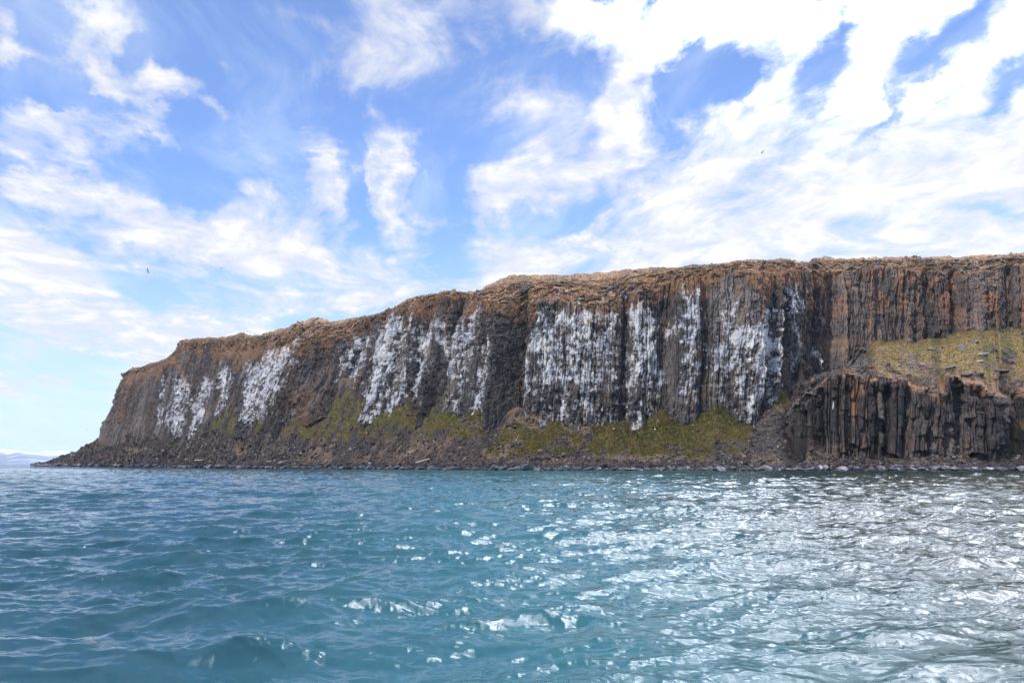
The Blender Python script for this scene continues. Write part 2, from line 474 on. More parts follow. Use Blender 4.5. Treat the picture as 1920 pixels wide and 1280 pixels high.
GULLY = [(372, 3.0, 2.0), (448, 3.5, 2.5), (640, 3.0, 3.0), (676, 2.5, 2.0), (765, 2.0, 1.5), (828, 2.5, 1.5), (948, 3.5, 3.0), (970, 2.0, 1.8), (1164, 2.4, 2.4), (1172, 1.6, 1.0),
         (1248, 2.2, 2.5), (1316, 2.0, 1.5), (1462, 2.0, 2.0), (1530, 1.6, 2.0), (1560, 2.5, 2.2), (1740, 1.6, 1.5), (1794, 2.4, 1.6), (1900, 2.6, 3.0)]
BUTTRESS = [(530, 3.5, 4.0), (510, 2.0, 2.5), (700, 2.0, 4), (800, 2.0, 3), (925, 2.5, 3.0), (1100, 1.6, 6.0), (1210, 1.0, 4), (1290, 1.2, 3), (1400, 2.2, 6), (1452, 2.0, 2.4), (1610, 1.5, 5), (1700, 1.2, 5), (1850, 1.6, 5)]


def strip_mask(px, py, strips, soft=0.55, step=None):
    m = np.zeros_like(px, F32)
    for (x0, y0, x1, y1, w0, w1, st) in strips:
        xa, xb = min(x0, x1) - 2.4 * max(w0, w1), max(x0, x1) + 2.4 * max(w0, w1)
        ya, yb = min(y0, y1) - 30, max(y0, y1) + 30
        sel = (px > xa) & (px < xb) & (py > ya) & (py < yb)
        if not sel.any():
            continue
        x, y = px[sel], py[sel]
        dx, dy = x1 - x0, y1 - y0
        L2 = dx * dx + dy * dy + 1e-6
        t = np.clip(((x - x0) * dx + (y - y0) * dy) / L2, 0, 1)
        ex, ey = x - (x0 + t * dx), y - (y0 + t * dy)
        w = w0 + (w1 - w0) * t
        d = np.sqrt(ex * ex + (ey * 0.6) ** 2) / w
        v = st * (1 - sstep(d, 0.25, 1.85))
        m[sel] = np.maximum(m[sel], v)
    return m


def blob_mask(px, py, blobs):
    m = np.zeros_like(px, F32)
    for (X, Y, rx, ry, st) in blobs:
        sel = (abs(px - X) < 1.6 * rx) & (abs(py - Y) < 1.6 * ry)
        if sel.any():
            d = np.sqrt(((px[sel] - X) / rx) ** 2 + ((py[sel] - Y) / ry) ** 2)
            m[sel] = np.maximum(m[sel], st * (1 - sstep(d, 0.5, 1.5)))
    return m


def column_field(s, z, wlo, whi, seed, zlo, zhi, warp=0.6, depth=0.6, crack=0.12):
    """broken basalt columns: returns outward offset, distance to the crack, id hash"""
    r = np.random.default_rng(seed)
    smin, smax = float(s.min()) - 20, float(s.max()) + 20
    n = int((smax - smin) / wlo) + 10
    w = wlo + (whi - wlo) * r.random(n) ** 1.5
    b = smin + np.cumsum(w)
    sw = s + warp * fbm(s / 9.0, z / 14.0, 3, seed + 5)
    idx = np.clip(np.searchsorted(b, sw), 1, n - 1)
    t = (sw - b[idx - 1]) / w[idx]
    edge = np.minimum(t, 1 - t) * w[idx]
    L = r.uniform(zlo, zhi, n)[idx]
    ph = r.uniform(0, 50, n)[idx]
    q = (z + ph + 0.25 * fbm(s / 1.5, z / 1.5, 2, seed + 9)) / L
    seg = np.floor(q)
    off = hsh(idx, seg, seed + 1) - 0.5
    nxt = hsh(idx, seg + 1, seed + 1) - 0.5
    fz = q - seg
    off = off + (nxt - off) * sstep(fz, 0.9, 1.0)
    bulge = np.minimum(1.0, (1 - abs(2 * t - 1)) * (1.6 + 2.2 * hsh(idx, 5, seed + 6))) * 0.20 * w[idx]
    tilt = (t - 0.5) * (hsh(idx, 0 * seg, seed + 3) - 0.5) * 0.7 * w[idx]
    d = off * depth + bulge + tilt - 0.85 * np.exp(-(edge / crack) ** 2)
    return d, edge, hsh(idx, 7, seed + 4), off


# ------------------------------------------------------------------ the bird cliff
def build_cliff():
    Xb = np.concatenate([np.arange(188, 2330, 0.85)])
    ni = len(Xb)
    lean = curve(LEAN, Xb, 60)
    Xt = Xb + lean
    Df = curve(SHORE_D, Xb, 60) + curve(SETBACK, Xb, 60)
    Yb = curve(BASE_L, Xb) + 0.0
    Yr = curve(RIM_L, Xt, 6)
    Ys = curve(SKY_L, Xt)
    nf, nr, nb = 330, 110, 24
    bat = curve([(188, 7), (500, 6), (700, 5), (1000, 4), (1400, 4), (1500, 5), (2400, 5)], Xb, 50)
    # back-step of the rim up to the skyline
    back = 10 + (Yr - Ys) * Df / FPX * 1.9
    P = np.zeros((ni, nf + nr + nb, 3))
    uvX = np.zeros((ni, nf + nr + nb), F32)
    uvY = np.zeros_like(uvX)
    tf = np.linspace(0, 1, nf)
    under = curve([(188, 6), (300, 26), (420, 42), (2400, 42)], Xb, 20)
    for j, t in enumerate(tf):
        Yj = (Yb + under) + (Yr - (Yb + under)) * t
        fr = (Yb - Yj) / (Yb - Yr)
        Xj = Xb + (Xt - Xb) * fr
        Dj = Df + bat * fr ** 1.0
        P[:, j] = np.stack(world(Xj, Yj, Dj), -1)
        uvX[:, j], uvY[:, j] = Xj, Yj
    Dr = Df + bat
    for k in range(nr):
        t = (k + 1) / nr
        # rounded shoulder: rises fast first, then lies back
        yy = Yr + (Ys - Yr) * t
        Dj = Dr + back * (0.25 * t + 0.75 * t ** 1.6)
        P[:, nf + k] = np.stack(world(Xt, yy, Dj), -1)
        uvX[:, nf + k], uvY[:, nf + k] = Xt, yy
    last = P[:, nf + nr - 1].copy()
    for k in range(nb):
        t = (k + 1) / nb
        q = last.copy()
        q[:, 1] += 130 * t
        q[:, 0] += 60 * t * sstep(600 - Xb, 0, 500)
        q[:, 2] -= 1.0 + 6 * t + 30 * t ** 3
        P[:, nf + nr + k] = q
        uvX[:, nf + nr + k], uvY[:, nf + nr + k] = Xt, Ys
    # arc length along the wall and horizontal outward normal
    path = P[:, nf // 2, :2]
    seg = np.linalg.norm(np.diff(path, axis=0), axis=1)
    s = np.concatenate([[0], np.cumsum(seg)])
    k = 40
    pp = np.stack([curve(np.stack([s, path[:, a]], 1), s, k) for a in (0, 1)], 1)
    tan = np.gradient(pp, axis=0)
    tan /= np.linalg.norm(tan, axis=1, keepdims=True)
    nrm = np.stack([tan[:, 1], -tan[:, 0]], 1)            # towards the sea
    S = np.repeat(s[:, None], P.shape[1], 1).astype(F32)
    Z = P[:, :, 2].astype(F32)
    tt = np.arange(P.shape[1])[None, :] + 0 * S
    onface = 1 - sstep(tt, nf - 14, nf + 26)
    onback = sstep(tt, nf + nr * 0.5, nf + nr + 3)
    # big forms
    d = 2.0 * fbm(S / 22, Z / 40, 3, 11) + 2.3 * fbm(S / 6.5, Z / 26, 3, 21)
    pxr = P.shape[1]
    for (X, amp, wd) in BUTTRESS:
        d += amp * 1.0 * np.exp(-((np.interp(X, Xb, s) - S + 0.8 * fbm(S / 8, Z / 8, 2, 77)) / wd) ** 2)
    for (X, amp, wd) in GULLY:
        d -= amp * 1.15 * np.exp(-((np.interp(X, Xb, s) - S + 1.0 * fbm(S / 8, Z / 8, 2, 78)) / wd) ** 2)
    c1, e1, h1, o1 = column_field(S, Z, 2.4, 5.5, 101, 7, 22, 1.0, 1.5, 0.28)
    c2, e2, h2, o2 = column_field(S, Z, 0.6, 2.1, 102, 1.2, 6, 1.0, 0.95, 0.12)
    rough = fbm(S / 1.1, Z / 1.6, 4, 41, 0.6)
    chaos = sstep(fbm(S / 30, Z / 14, 3, 51), -0.05, 0.35)
    reg = 0.45 + 0.40 * sstep(S, np.interp(1480, Xb, s), np.interp(1560, Xb, s))
    r2 = fbm(S / 0.45, Z / 0.8, 3, 42, 0.6)
    blk3 = hsh(np.floor(S / 0.9 + 0.5 * fbm(S / 1.5, Z / 1.5, 2, 45)), np.floor(Z / 1.4 + 3 * hsh(np.floor(S / 0.9), 1, 46)), 43) - 0.5
    d += (c1 * 0.75 + c2 * (0.9 - 0.3 * chaos)) * reg + rough * (0.45 + 0.6 * chaos) * (1.5 - 0.5 * reg) + 0.16 * r2 + blk3 * (0.25 + 0.3 * chaos)
    d += (1 - reg) * 1.6 * fbm(S / 3.2, Z / 9, 3, 48, 0.55)
    # thin ledges
    led = vn2(S / 6, Z / 1.3 + 0.6 * fbm(S / 5, Z / 5, 2, 66), 61)
    d += 0.35 * (led - 0.5)
    # the loose broken outcrop in the bay left of the middle
    bay = np.exp(-((uvX - 575) / 45) ** 2) * sstep(uvY, 690, 740)
    d += bay * (0.8 + 2.2 * fbm(S / 4, Z / 4, 4, 70, 0.6))
    # broken rim rock: ledges on the shoulder
    sh = sstep(tt, nf - 30, nf + 10) * (1 - onback)
    amp = onface * (1 - 0.5 * sstep(420 - uvX, 0, 150) * sstep(uvY, 780, 830))
    P[:, :, 0] += nrm[:, 0][:, None] * d * amp
    P[:, :, 1] += nrm[:, 1][:, None] * d * amp
    terr = fbm(S / 5, P[:, :, 1] / 4, 4, 81, 0.6)
    step = vn2(S / 7, P[:, :, 1] / 2.2 + 1.5 * fbm(S / 9, P[:, :, 1] / 9, 2, 84), 83)
    rimblk = hsh(np.floor(S / 1.1 + 0.7 * fbm(S / 3, Z / 3, 2, 5)), np.floor(Z / 0.8), 88)
    terr2 = fbm(S / 1.3, P[:, :, 1] / 1.1, 4, 82, 0.6)
    step2 = vn2(S / 2.6 + 5, P[:, :, 1] / 1.0 + 1.2 * fbm(S / 3, P[:, :, 1] / 3, 2, 85), 86)
    zz = sh * (0.35 * terr + 0.22 * terr2 + 0.35 * (sstep(step, 0.4, 0.6) - 0.5) + 0.45 * (sstep(step2, 0.42, 0.58) - 0.5) + 0.45 * (rimblk - 0.5))
    P[:, :, 2] += zz
    P[:, :, 1] -= sh * (0.6 * terr + 0.2 * terr2 + 0.7 * (sstep(step, 0.42, 0.58) - 0.5) + 0.7 * (sstep(step2, 0.42, 0.58) - 0.5) + 0.6 * (rimblk - 0.5))
    skyl = np.exp(-((tt - (nf + nr)) / 9.0) ** 2)
    bump = 0.55 * fbm(S / 2.2, 0 * S + 3, 4, 91, 0.6) + 0.5 * (hsh(np.floor(S / 1.7), 3, 92) - 0.5) * (vn2(S / 9, 0 * S, 93) > 0.45)
    P[:, :, 2] += skyl * bump
    # far plateau gentle relief
    P[:, :, 2] += onback * 0.6 * fbm(P[:, :, 0] / 14, P[:, :, 1] / 14, 3, 95)
    # masks
    wob = 5 * fbm(S / 2.0, Z / 5.0, 3, 31)
    gm = strip_mask(uvX + wob, uvY + 10 * fbm(S / 0.9, Z / 30, 2, 32), GUANO)
    rimq = curve(RIM_L, Xt)[:, None]
    streak = fbm(S / 0.55, Z / 3.2, 3, 33, 0.6)
    blot = fbm(S / 1.3, Z / 2.3, 4, 34, 0.65)
    prot = np.clip(c2 * 0.45 + rough * 0.55, -0.6, 0.6)
    topn = 24 * fbm(S / 2.2, 0 * S + 1, 4, 37, 0.6)
    gu = gm * sstep(uvY - rimq + topn, 0, 24) * (1 - sstep(tt, nf - 5, nf + 8))
    gu = np.where(gm > 0.02, gu * 0.88 + 0.25 * streak + 0.36 * fbm(S / 3.0, Z / 0.9, 3, 59, 0.6) + 0.75 * blot + 0.22 * prot + 0.40 * r2 + 0.45 * blk3 + 0.45 * fbm(S / 3.4, Z / 6, 3, 35) - 0.11 - 0.12 * sstep(uvY, 690, 780), 0)
    gu = np.clip(gu, 0, 1) * (gm > 0.02)
    li = blob_mask(uvX + 4 * wob, uvY + 14 * fbm(S / 1.2, Z / 12, 2, 36), LICHEN)
    rim0 = curve(RIM_L, Xt)[:, None]
    band = np.exp(-((uvY - rim0 - 18) / 22) ** 2) * sstep(uvX, 640, 800)
    li = np.maximum(li, 0.95 * band * sstep(fbm(S / 2.5, Z / 7, 4, 53, 0.6), 0.02, 0.3))
    li = np.maximum(li, 0.58 * sstep(uvX, 1540, 1620) * sstep(fbm(S / 2.0, Z / 9, 4, 54, 0.6), 0.05, 0.35) * (1 - sstep(uvY, 640, 690)) * (tt < nf))
    li = np.clip(li * 0.95 + 0.0 + 0.25 * (h2 - 0.5) * (li > 0.05), 0, 1)
    hgt = np.clip((uvY - (curve(RIM_L, Xt)[:, None])) / 60.0, -1, 3)       # 0 at the rim
    brown = np.clip(0.70 - 0.85 * hgt + 0.55 * fbm(S / 5, Z / 7, 3, 38), 0, 1)
    brown = np.maximum(brown, np.clip(0.10 + 0.95 * fbm(S / 4, Z / 26, 4, 52, 0.6), 0, 0.42))
    brown = np.maximum(brown, np.clip(0.75 - abs(uvX - 240) / 110, 0, 1) * (0.55 + 0.6 * fbm(S / 5, Z / 14, 3, 56)))
    brown = np.where(tt > nf, np.clip(0.55 + 0.75 * fbm(S / 6, P[:, :, 1] / 3, 4, 57, 0.6), 0, 1), brown)
    brown = np.maximum(brown, 0.5 * bay)
    brown = np.where((uvX > 1500), np.maximum(brown * 0.75, 0.34 + 0.35 * (h2 - 0.5)), brown)
    soil = sh * sstep(fbm(S / 4, P[:, :, 1] / 3.5, 4, 39, 0.6) + 0.25 * (step - 0.5), -0.10, 0.35) * 0.8
    soil = np.maximum(soil, onback * 0.9)
    soil = np.maximum(soil, 0.55 * np.exp(-((uvX - 1575) / 60) ** 2 - ((uvY - 645) / 30) ** 2))
    # pale dusty foot of the nesting wall
    foot = np.exp(-((uvY - (Yb[:, None] - 2)) / 12) ** 2) * sstep(uvX, 950, 990) * (1 - sstep(uvX, 1240, 1270))
    soil = np.maximum(soil, foot * 0.7)
    gr = sh * 0.55 * sstep(fbm(S / 6, P[:, :, 1] / 5, 3, 47), 0.10, 0.5)
    gr = np.maximum(gr, 0.8 * np.exp(-((uvX - 1478) / 22) ** 2 - ((uvY - 738) / 14) ** 2))
    gr = np.maximum(gr, 0.50 * np.exp(-((uvX - 1320) / 12) ** 2 - ((uvY - 730) / 40) ** 2))
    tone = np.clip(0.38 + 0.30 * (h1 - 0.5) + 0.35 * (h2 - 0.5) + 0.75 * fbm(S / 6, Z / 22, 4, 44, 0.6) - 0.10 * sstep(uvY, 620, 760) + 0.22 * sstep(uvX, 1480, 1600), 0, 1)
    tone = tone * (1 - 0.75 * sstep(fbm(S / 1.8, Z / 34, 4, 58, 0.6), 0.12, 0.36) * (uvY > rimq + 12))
    for (X, amp_, wd) in GULLY:  # recess shade painted into the rock tone along the gullies
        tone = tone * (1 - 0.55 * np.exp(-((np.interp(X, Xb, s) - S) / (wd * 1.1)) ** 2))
    buttress_shade = np.exp(-((uvX - 522) / 16) ** 2) * sstep(uvY, 690, 740)  # shade on the lower buttress, put into the tone
    tone = tone * (1 - 0.6 * buttress_shade)
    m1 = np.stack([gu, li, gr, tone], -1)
    m2 = np.stack([brown, soil, 0 * soil, 1 + 0 * soil], -1)
    # the far side of the headland: the wall turns away and runs back
    nw = 60
    W = np.zeros((nw, P.shape[1], 3))
    for k in range(nw):
        t = (nw - k) / nw
        W[k] = P[0]
        W[k, :, 0] += 34 * (1 - math.cos(t * 1.5)) + 1.2 * fbm(np.full(P.shape[1], t * 30), P[0, :, 2] / 8, 3, 97) * t
        W[k, :, 1] += 170 * t
        W[k, :, 2] -= np.where(P[0, :, 2] > 20, 8 * t, 0)
    P = np.concatenate([W, P])
    m1 = np.concatenate([np.repeat(m1[:1], nw, 0), m1])
    m2 = np.concatenate([np.repeat(m2[:1], nw, 0), m2])
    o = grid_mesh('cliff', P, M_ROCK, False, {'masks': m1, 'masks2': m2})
    set_props(o, 'tall brown basalt sea cliff streaked white with bird droppings', 'cliff', kind='structure')
    return Xb, P[nw:], nf, nr, gu, m2


cliffX, cliffP, CNF, CNR, cliffG, cliffM2 = build_cliff()

# ------------------------------------------------------------------ scree slope at the foot
T_GRASS = [
    (560, 790, 40, 16, .6), (620, 812, 60, 14, .6), (720, 815, 70, 10, .55), (790, 812, 50, 14, .6), (860, 808, 40, 12, .6), (425, 808, 40, 10, .6), (350, 822, 30, 9, .5), (945, 822, 30, 16, .55), (1060, 845, 40, 10, .5),
    (1120, 835, 40, 14, .6), (1240, 842, 60, 10, .6), (1390, 805, 20, 24, .7), (940, 845, 30, 10, .5), (985, 815, 30, 14, .6), (905, 790, 20, 14, .5), (450, 800, 60, 8, .4), (370, 825, 30, 7, .35), (300, 835, 20, 6, .3),
    (700, 780, 90, 16, .75), (600, 795, 60, 16, .55), (560, 815, 50, 12, .35), (520, 806, 30, 10, .4), (880, 775, 30, 16, .6), (840, 800, 60, 14, .6), (470, 796, 40, 8, .45), (1080, 822, 50, 12, .45), (660, 755, 30, 12, .6),
    (640, 762, 36, 13, .7), (660, 790, 30, 16, .8), (700, 797, 60, 14, .9), (740, 785, 30, 14, .8), (820, 785, 45, 24, .8), (850, 770, 25, 16, .8), (800, 810, 30, 12, .5),
    (405, 802, 20, 9, .8), (430, 793, 22, 9, .7), (560, 800, 30, 12, .4), (600, 780, 30, 12, .5), (1020, 820, 32, 20, 1.0), (1000, 840, 18, 16, .9), (970, 850, 50, 10, .5), (1035, 806, 22, 10, .9),
    (1150, 826, 44, 20, .95), (1200, 822, 50, 24, 1.0), (1240, 815, 36, 26, 1.0), (1130, 815, 20, 14, .8), (1300, 815, 34, 36, 1.0), (1340, 800, 40, 30, 1.0), (1370, 810, 30, 30, .9), (1320, 840, 50, 12, .7), (1345, 772, 16, 12, .9),
    (1480, 740, 20, 14, .9), (1462, 755, 14, 12, .6), (330, 838, 20, 8, .35), (180, 836, 16, 8, .4),
]
T_SOIL = [
    (250, 845, 18, 8, .9), (265, 812, 22, 6, .7), (456, 845, 16, 10, .8), (462, 838, 16, 8, .6), (520, 838, 20, 8, .4), (591, 848, 12, 8, .9), (480, 790, 26, 9, .7), (620, 780, 60, 20, .45), (560, 800, 60, 14, .5),
    (860, 790, 40, 24, .55), (890, 790, 20, 18, .6), (760, 810, 80, 16, .4), (1000, 795, 50, 12, .9), (960, 820, 34, 20, .7), (935, 850, 34, 12, .9), (1070, 810, 40, 12, .8), (1080, 830, 30, 12, .6), (1110, 808, 40, 8, .8),
    (1200, 806, 60, 8, .5), (1180, 852, 60, 8, .5), (1310, 830, 40, 14, .5), (1270, 850, 50, 10, .5), (1410, 800, 30, 14, .4), (1470, 760, 22, 16, .6), (1440, 790, 26, 18, .35), (210, 828, 22, 6, .7), (150, 842, 16, 6, .6), (560, 775, 30, 18, .5),
    (1765, 838, 20, 12, .6), (1540, 848, 20, 8, .4),
]


def build_talus():
    Xs = np.arange(60, 2330, 1.0)
    ni = len(Xs)
    off = 0 * Xs
    Xt = Xs + off
    Ds = curve(SHORE_D, Xs, 40)
    Dt = curve([(x, curve(SHORE_D, np.array([float(x)]))[0] + b) for x, b in
                [(60, 3), (188, 24), (240, 27), (300, 27), (400, 23), (500, 20), (600, 30), (700, 25), (800, 24), (900, 20), (1000, 19), (1200, 20), (1400, 23), (1490, 34), (1506, 30), (1530, 14), (1600, 14), (2400, 14)]], Xt, 10)
    tb = [(60, 870), (72, 867), (85, 866), (100, 861), (130, 850), (150, 839), (170, 830)] + [p for p in BASE_L if p[0] <= 1495] + [(1506, 745), (1530, 838), (1600, 846), (1700, 848), (1770, 838), (1860, 846), (1880, 846), (2400, 846)]
    Yt = curve(tb, Xt, 5)
    nj = 170
    nx = 24
    P = np.zeros((ni, nj + nx, 3))
    uX = np.zeros((ni, nj + nx), F32)
    uY = np.zeros_like(uX)
    x0, y0, _ = world(Xs, np.full(ni, 869.0), Ds)
    x1, y1, z1 = world(Xt, Yt, Dt)
    conc = curve([(60, 1.0), (300, 1.15), (700, 1.35), (1300, 1.3), (1440, 1.2), (1462, 1.3), (1478, 2.2), (1504, 3.2), (1512, 1.3), (2400, 1.3)], Xs, 6)
    for j in range(nj + nx):
        t = -0.06 + 1.06 * j / (nj - 1)
        tt = np.maximum(t, 0) ** conc if t < 1 else t ** conc
        z = np.where(t < 0, t * 14 * np.ones(ni), 0.35 * min(1, max(t, 0) / 0.02) + (z1 - 0.35) * tt)
        P[:, j, 0] = x0 + (x1 - x0) * t
        P[:, j, 1] = y0 + (y1 - y0) * t
        if t > 1:
            end = sstep(np.full(ni, 205.0) - Xs, 0, 12)
            z = z * (1 - end) + end * (z1 - (t - 1) * 60)
        P[:, j, 2] = z
        uX[:, j] = Xs + (Xt - Xs) * t
        uY[:, j] = 869.5 - (z - CAM_H) / P[:, j, 1] * FPX * 1.0
    S = P[:, :, 0].astype(F32)
    Q = P[:, :, 1].astype(F32)
    t = np.clip((np.arange(nj + nx) - 8) / nj, 0, 1)[None, :]
    amp = sstep(t, 0.0, 0.08) * (1 - 0.4 * sstep(t, 0.9, 1.0)) * sstep(uX, 60, 200) ** 0.5
    P[:, :, 2] += amp * (1.1 * fbm(S / 14, Q / 14, 3, 201) + 0.45 * fbm(S / 2.5, Q / 2.5, 4, 202, 0.6)) + 0.12 * fbm(S / 1.2, Q / 1.2, 2, 203)
    P[:, :, 2] += 2.6 * sstep(t, 0.35, 0.95) * (uX < 1460) * sstep(uX, 190, 300) * (0.35 + fbm(S / 8, 0 * S, 3, 206)) 
    # runnels down the slope
    P[:, :, 2] -= amp * 0.9 * sstep(fbm(S / 7 + 0.3 * Q / 9, Q / 60, 3, 205), 0.1, 0.6)
    wob = 9 * fbm(S / 5, Q / 4, 4, 211, 0.6)
    wob2 = 6 * fbm(S / 5, Q / 4, 4, 212, 0.6)
    gr = blob_mask(uX + 1.3 * wob, uY + wob2, T_GRASS)
    so = blob_mask(uX + 1.5 * wob, uY + wob2, T_SOIL)
    n = fbm(S / 2, Q / 2, 4, 213, 0.6)
    gr = np.clip(gr * 1.30 - 0.18 + 1.2 * n * (gr > .05), 0, 1)
    so = np.clip(np.maximum(so, 0.8 * gr) + 0.45 * n * (so > .05) + 0.05, 0, 1)
    so = np.maximum(so, 0.36 + 0.4 * n + 0.5 * fbm(S / 9, Q / 5, 3, 214))
    shore = 1 - sstep(P[:, :, 2], 0.5, 2.2)
    gr *= (1 - shore)
    so *= (1 - shore)
    tone = np.clip(0.02 + 0.10 * n, 0, 1)
    m1 = np.stack([0 * gr, 0 * gr, gr, tone], -1)
    m2 = np.stack([0.25 + 0.3 * n + 0 * gr, so, 0.9 * shore, 1 + 0 * gr], -1)
    # the hidden back of the point
    nw = 40
    W = np.zeros((nw, nj + nx, 3))
    for k in range(nw):
        q = (nw - k) / nw
        W[k] = P[0]
        W[k, :, 1] += 130 * q
        W[k, :, 0] += 65 * q ** 0.8
        W[k, :, 2] = P[0, :, 2] * (1 - 0.75 * q) - 0.8 * q
    P2 = np.concatenate([W, P])
    m1b = np.concatenate([np.repeat(m1[:1], nw, 0), m1])
    m2b = np.concatenate([np.repeat(m2[:1], nw, 0), m2])
    o = grid_mesh('scree_slope', P2, M_ROCK, False, {'masks': m1b, 'masks2': m2b})
    set_props(o, 'dark stony scree slope with grass patches below the cliff', 'slope', kind='structure')
    return Xs, P, gr, so, uX, uY


talX, talP, talG, talS, talU, talV = build_talus()

# ------------------------------------------------------------------ lower columnar outcrop with its grassy bench
OUT_TOP = [(1462, 845), (1468, 812), (1474, 796), (1482, 778), (1486, 762), (1500, 752), (1504, 742), (1530, 738), (1545, 720), (1560, 706), (1580, 700), (1600, 706), (1620, 710), (1660, 712),
           (1700, 716), (1712, 735), (1768, 737), (1776, 712), (1792, 710), (1806, 726), (1850, 733), (1868, 745), (1874, 752), (1882, 742), (1920, 735), (1980, 728), (2400, 720)]
OUT_D = [(1462, 236), (1470, 232), (1480, 228), (1500, 223), (1540, 219), (1580, 217), (1700, 214), (1780, 215), (1792, 217), (1806, 215), (1862, 213.5), (1872, 215), (1884, 222), (1935, 223), (1950, 217), (2100, 214), (2400, 214)]


def build_outcrop():
    X = np.arange(1462, 2330, 0.7)
    ni = len(X)
    D = curve(OUT_D, X, 3)
    Yt = curve(OUT_TOP, X, 2)
    nf, nb = 240, 230
    fD = curve(SHORE_D, X, 60) + curve(SETBACK, X, 60)
    Yb = curve(BASE_L, X, 6)
    P = np.zeros((ni, nf + nb, 3))
    uY = np.zeros((ni, nf + nb), F32)
    for j in range(nf):
        t = j / (nf - 1)
        Yj = 878 + (Yt - 878) * t
        P[:, j] = np.stack(world(X, Yj, D + 2.2 * t), -1)
        uY[:, j] = Yj
    a = P[:, nf - 1].copy()
    b = np.stack(world(X, Yb, fD), -1)
    ker = np.hanning(161)
    ker /= ker.sum()
    asm = np.stack([np.convolve(np.concatenate([2 * a[0, q] - a[80:0:-1, q], a[:, q], 2 * a[-1, q] - a[-2:-82:-1, q]]), ker, 'valid') for q in range(3)], 1)
    b[:, 1] += 4
    b[:, 2] += 1.5
    for k in range(nb):
        t = (k + 1) / nb
        u = t / 0.22
        u = 1.0 if u > 1 else u * u * (3 - 2 * u)
        a_ = a * (1 - u) + asm * u
        P[:, nf + k] = a_ + (b - a_) * t
        P[:, nf + k, 2] += (b[:, 2] - a[:, 2]) * 0.12 * math.sin(math.pi * t)
        pd = P[:, nf + k, 1]
        uY[:, nf + k] = 869 - (P[:, nf + k, 2] - CAM_H) / pd * FPX
    s = np.concatenate([[0], np.cumsum(np.linalg.norm(np.diff(P[:, 0, :2], axis=0), axis=1))])
    pp = np.stack([curve(np.stack([s, P[:, 0, q]], 1), s, 12) for q in (0, 1)], 1)
    tan = np.gradient(pp, axis=0)
    tan /= np.linalg.norm(tan, axis=1, keepdims=True)
    nrm = np.stack([tan[:, 1], -tan[:, 0]], 1)
    S = np.repeat(s[:, None], nf + nb, 1).astype(F32)
    Z = P[:, :, 2].astype(F32)
    XX = np.repeat(X[:, None], nf + nb, 1).astype(F32)
    jj = np.arange(nf + nb)[None, :] + 0 * S
    face = 1 - sstep(jj, nf - 4, nf + 10)
    c1, e1, h1, o1 = column_field(S, Z, 2.4, 8.0, 301, 9, 30, 1.3, 1.7, 0.26)
    c2, e2, h2, o2 = column_field(S, Z, 0.6, 2.2, 302, 1.6, 8, 0.9, 1.0, 0.14)
    mass = sstep(fbm(S / 12, Z / 30, 2, 306), -0.1, 0.3)
    blk0 = hsh(np.floor(S / 0.8 + 0.5 * fbm(S / 1.5, Z / 1.5, 2, 307)), np.floor(Z / 1.2 + 3 * hsh(np.floor(S / 0.8), 1, 308)), 309) - 0.5
    d = c1 * 0.9 + c2 * (1.05 - 0.55 * mass) + (0.4 + 0.5 * mass) * fbm(S / 0.9, Z / 1.8, 4, 303, 0.6) + 1.4 * fbm(S / 9, Z / 22, 3, 304) + blk0 * (0.15 + 0.4 * mass)
    uvYq = uY
    cu = np.floor(S / 2.3 + 0.6 * fbm(S / 4, Z / 4, 2, 351))
    cv = np.floor(Z / 3.6 + 4 * hsh(cu, 2, 352) + 0.25 * fbm(S / 2, Z / 2, 2, 353))
    d -= 1.5 * (hsh(cu, cv, 354) > 0.70) + 0.8 * (hsh(cu, cv, 355) > 0.6)
    d -= 2.2 * sstep(fbm(S / 3.5, Z / 5, 3, 331), 0.15, 0.35) * sstep(Yt[:, None] + 45 - uvYq, 0, 30)
    for (gx, am, wd) in [(1541, 2.2, 0.5), (1551, 1.0, 0.5), (1592, 2.4, 0.9), (1662, 2.2, 0.9), (1700, 1.2, 0.8), (1740, 1.3, 0.6), (1800, 3.4, 1.6), (1790, 1.5, 1.0), (1513, 1.0, 0.8), (1527, 1.5, 0.7)]:
        d -= am * np.exp(-((np.interp(gx, X, s) - S) / wd) ** 2)
    P[:, :, 0] += nrm[:, 0][:, None] * d * face
    P[:, :, 1] += nrm[:, 1][:, None] * d * face
    # top: per-column broken heights
    P[:, :, 2] += sstep(jj, nf - 60, nf - 1) * (1 - sstep(jj, nf + 10, nf + 50)) * (1.1 * (h2 - 0.5) + 0.8 * (h1 - 0.5))
    # bench relief: turf with rock steps near the lip
    bn = sstep(jj, nf + 5, nf + 30) * (1 - 0.6 * sstep(jj, nf + nb - 25, nf + nb))
    Q = P[:, :, 1]
    lip = np.exp(-((jj - nf) / 75.0) ** 2)
    stp = fbm(S / 4.5, Q / 3.2, 4, 311, 0.55)
    stepped = sstep(stp, -0.05, 0.12)
    blk = hsh(np.floor(S / 1.3 + 0.6 * fbm(S / 3, Q / 3, 2, 315)), np.floor(Q / 1.3), 313) - 0.5
    rocky = np.maximum(lip * sstep(fbm(S / 9, Q / 8, 2, 317), -0.45, 0.05), 0.95 * sstep(1635 - XX + 14 * fbm(S / 4, Q / 4, 2, 332), 0, 14))
    fine = fbm(S / 0.7, Q / 0.6, 3, 333, 0.6)
    P[:, :, 2] += bn * (0.5 * fbm(S / 7, Q / 6, 3, 312) + 0.16 * fbm(S / 0.9, Q / 0.8, 3, 314) + rocky * (1.7 * (stepped - 0.5) + 1.3 * blk + 0.5 * fine))
    P[:, :, 1] -= bn * rocky * 1.2 * (stepped - 0.5)
    small = sstep(fbm(S / 2.2, Q / 1.6, 3, 318), 0.22, 0.3)
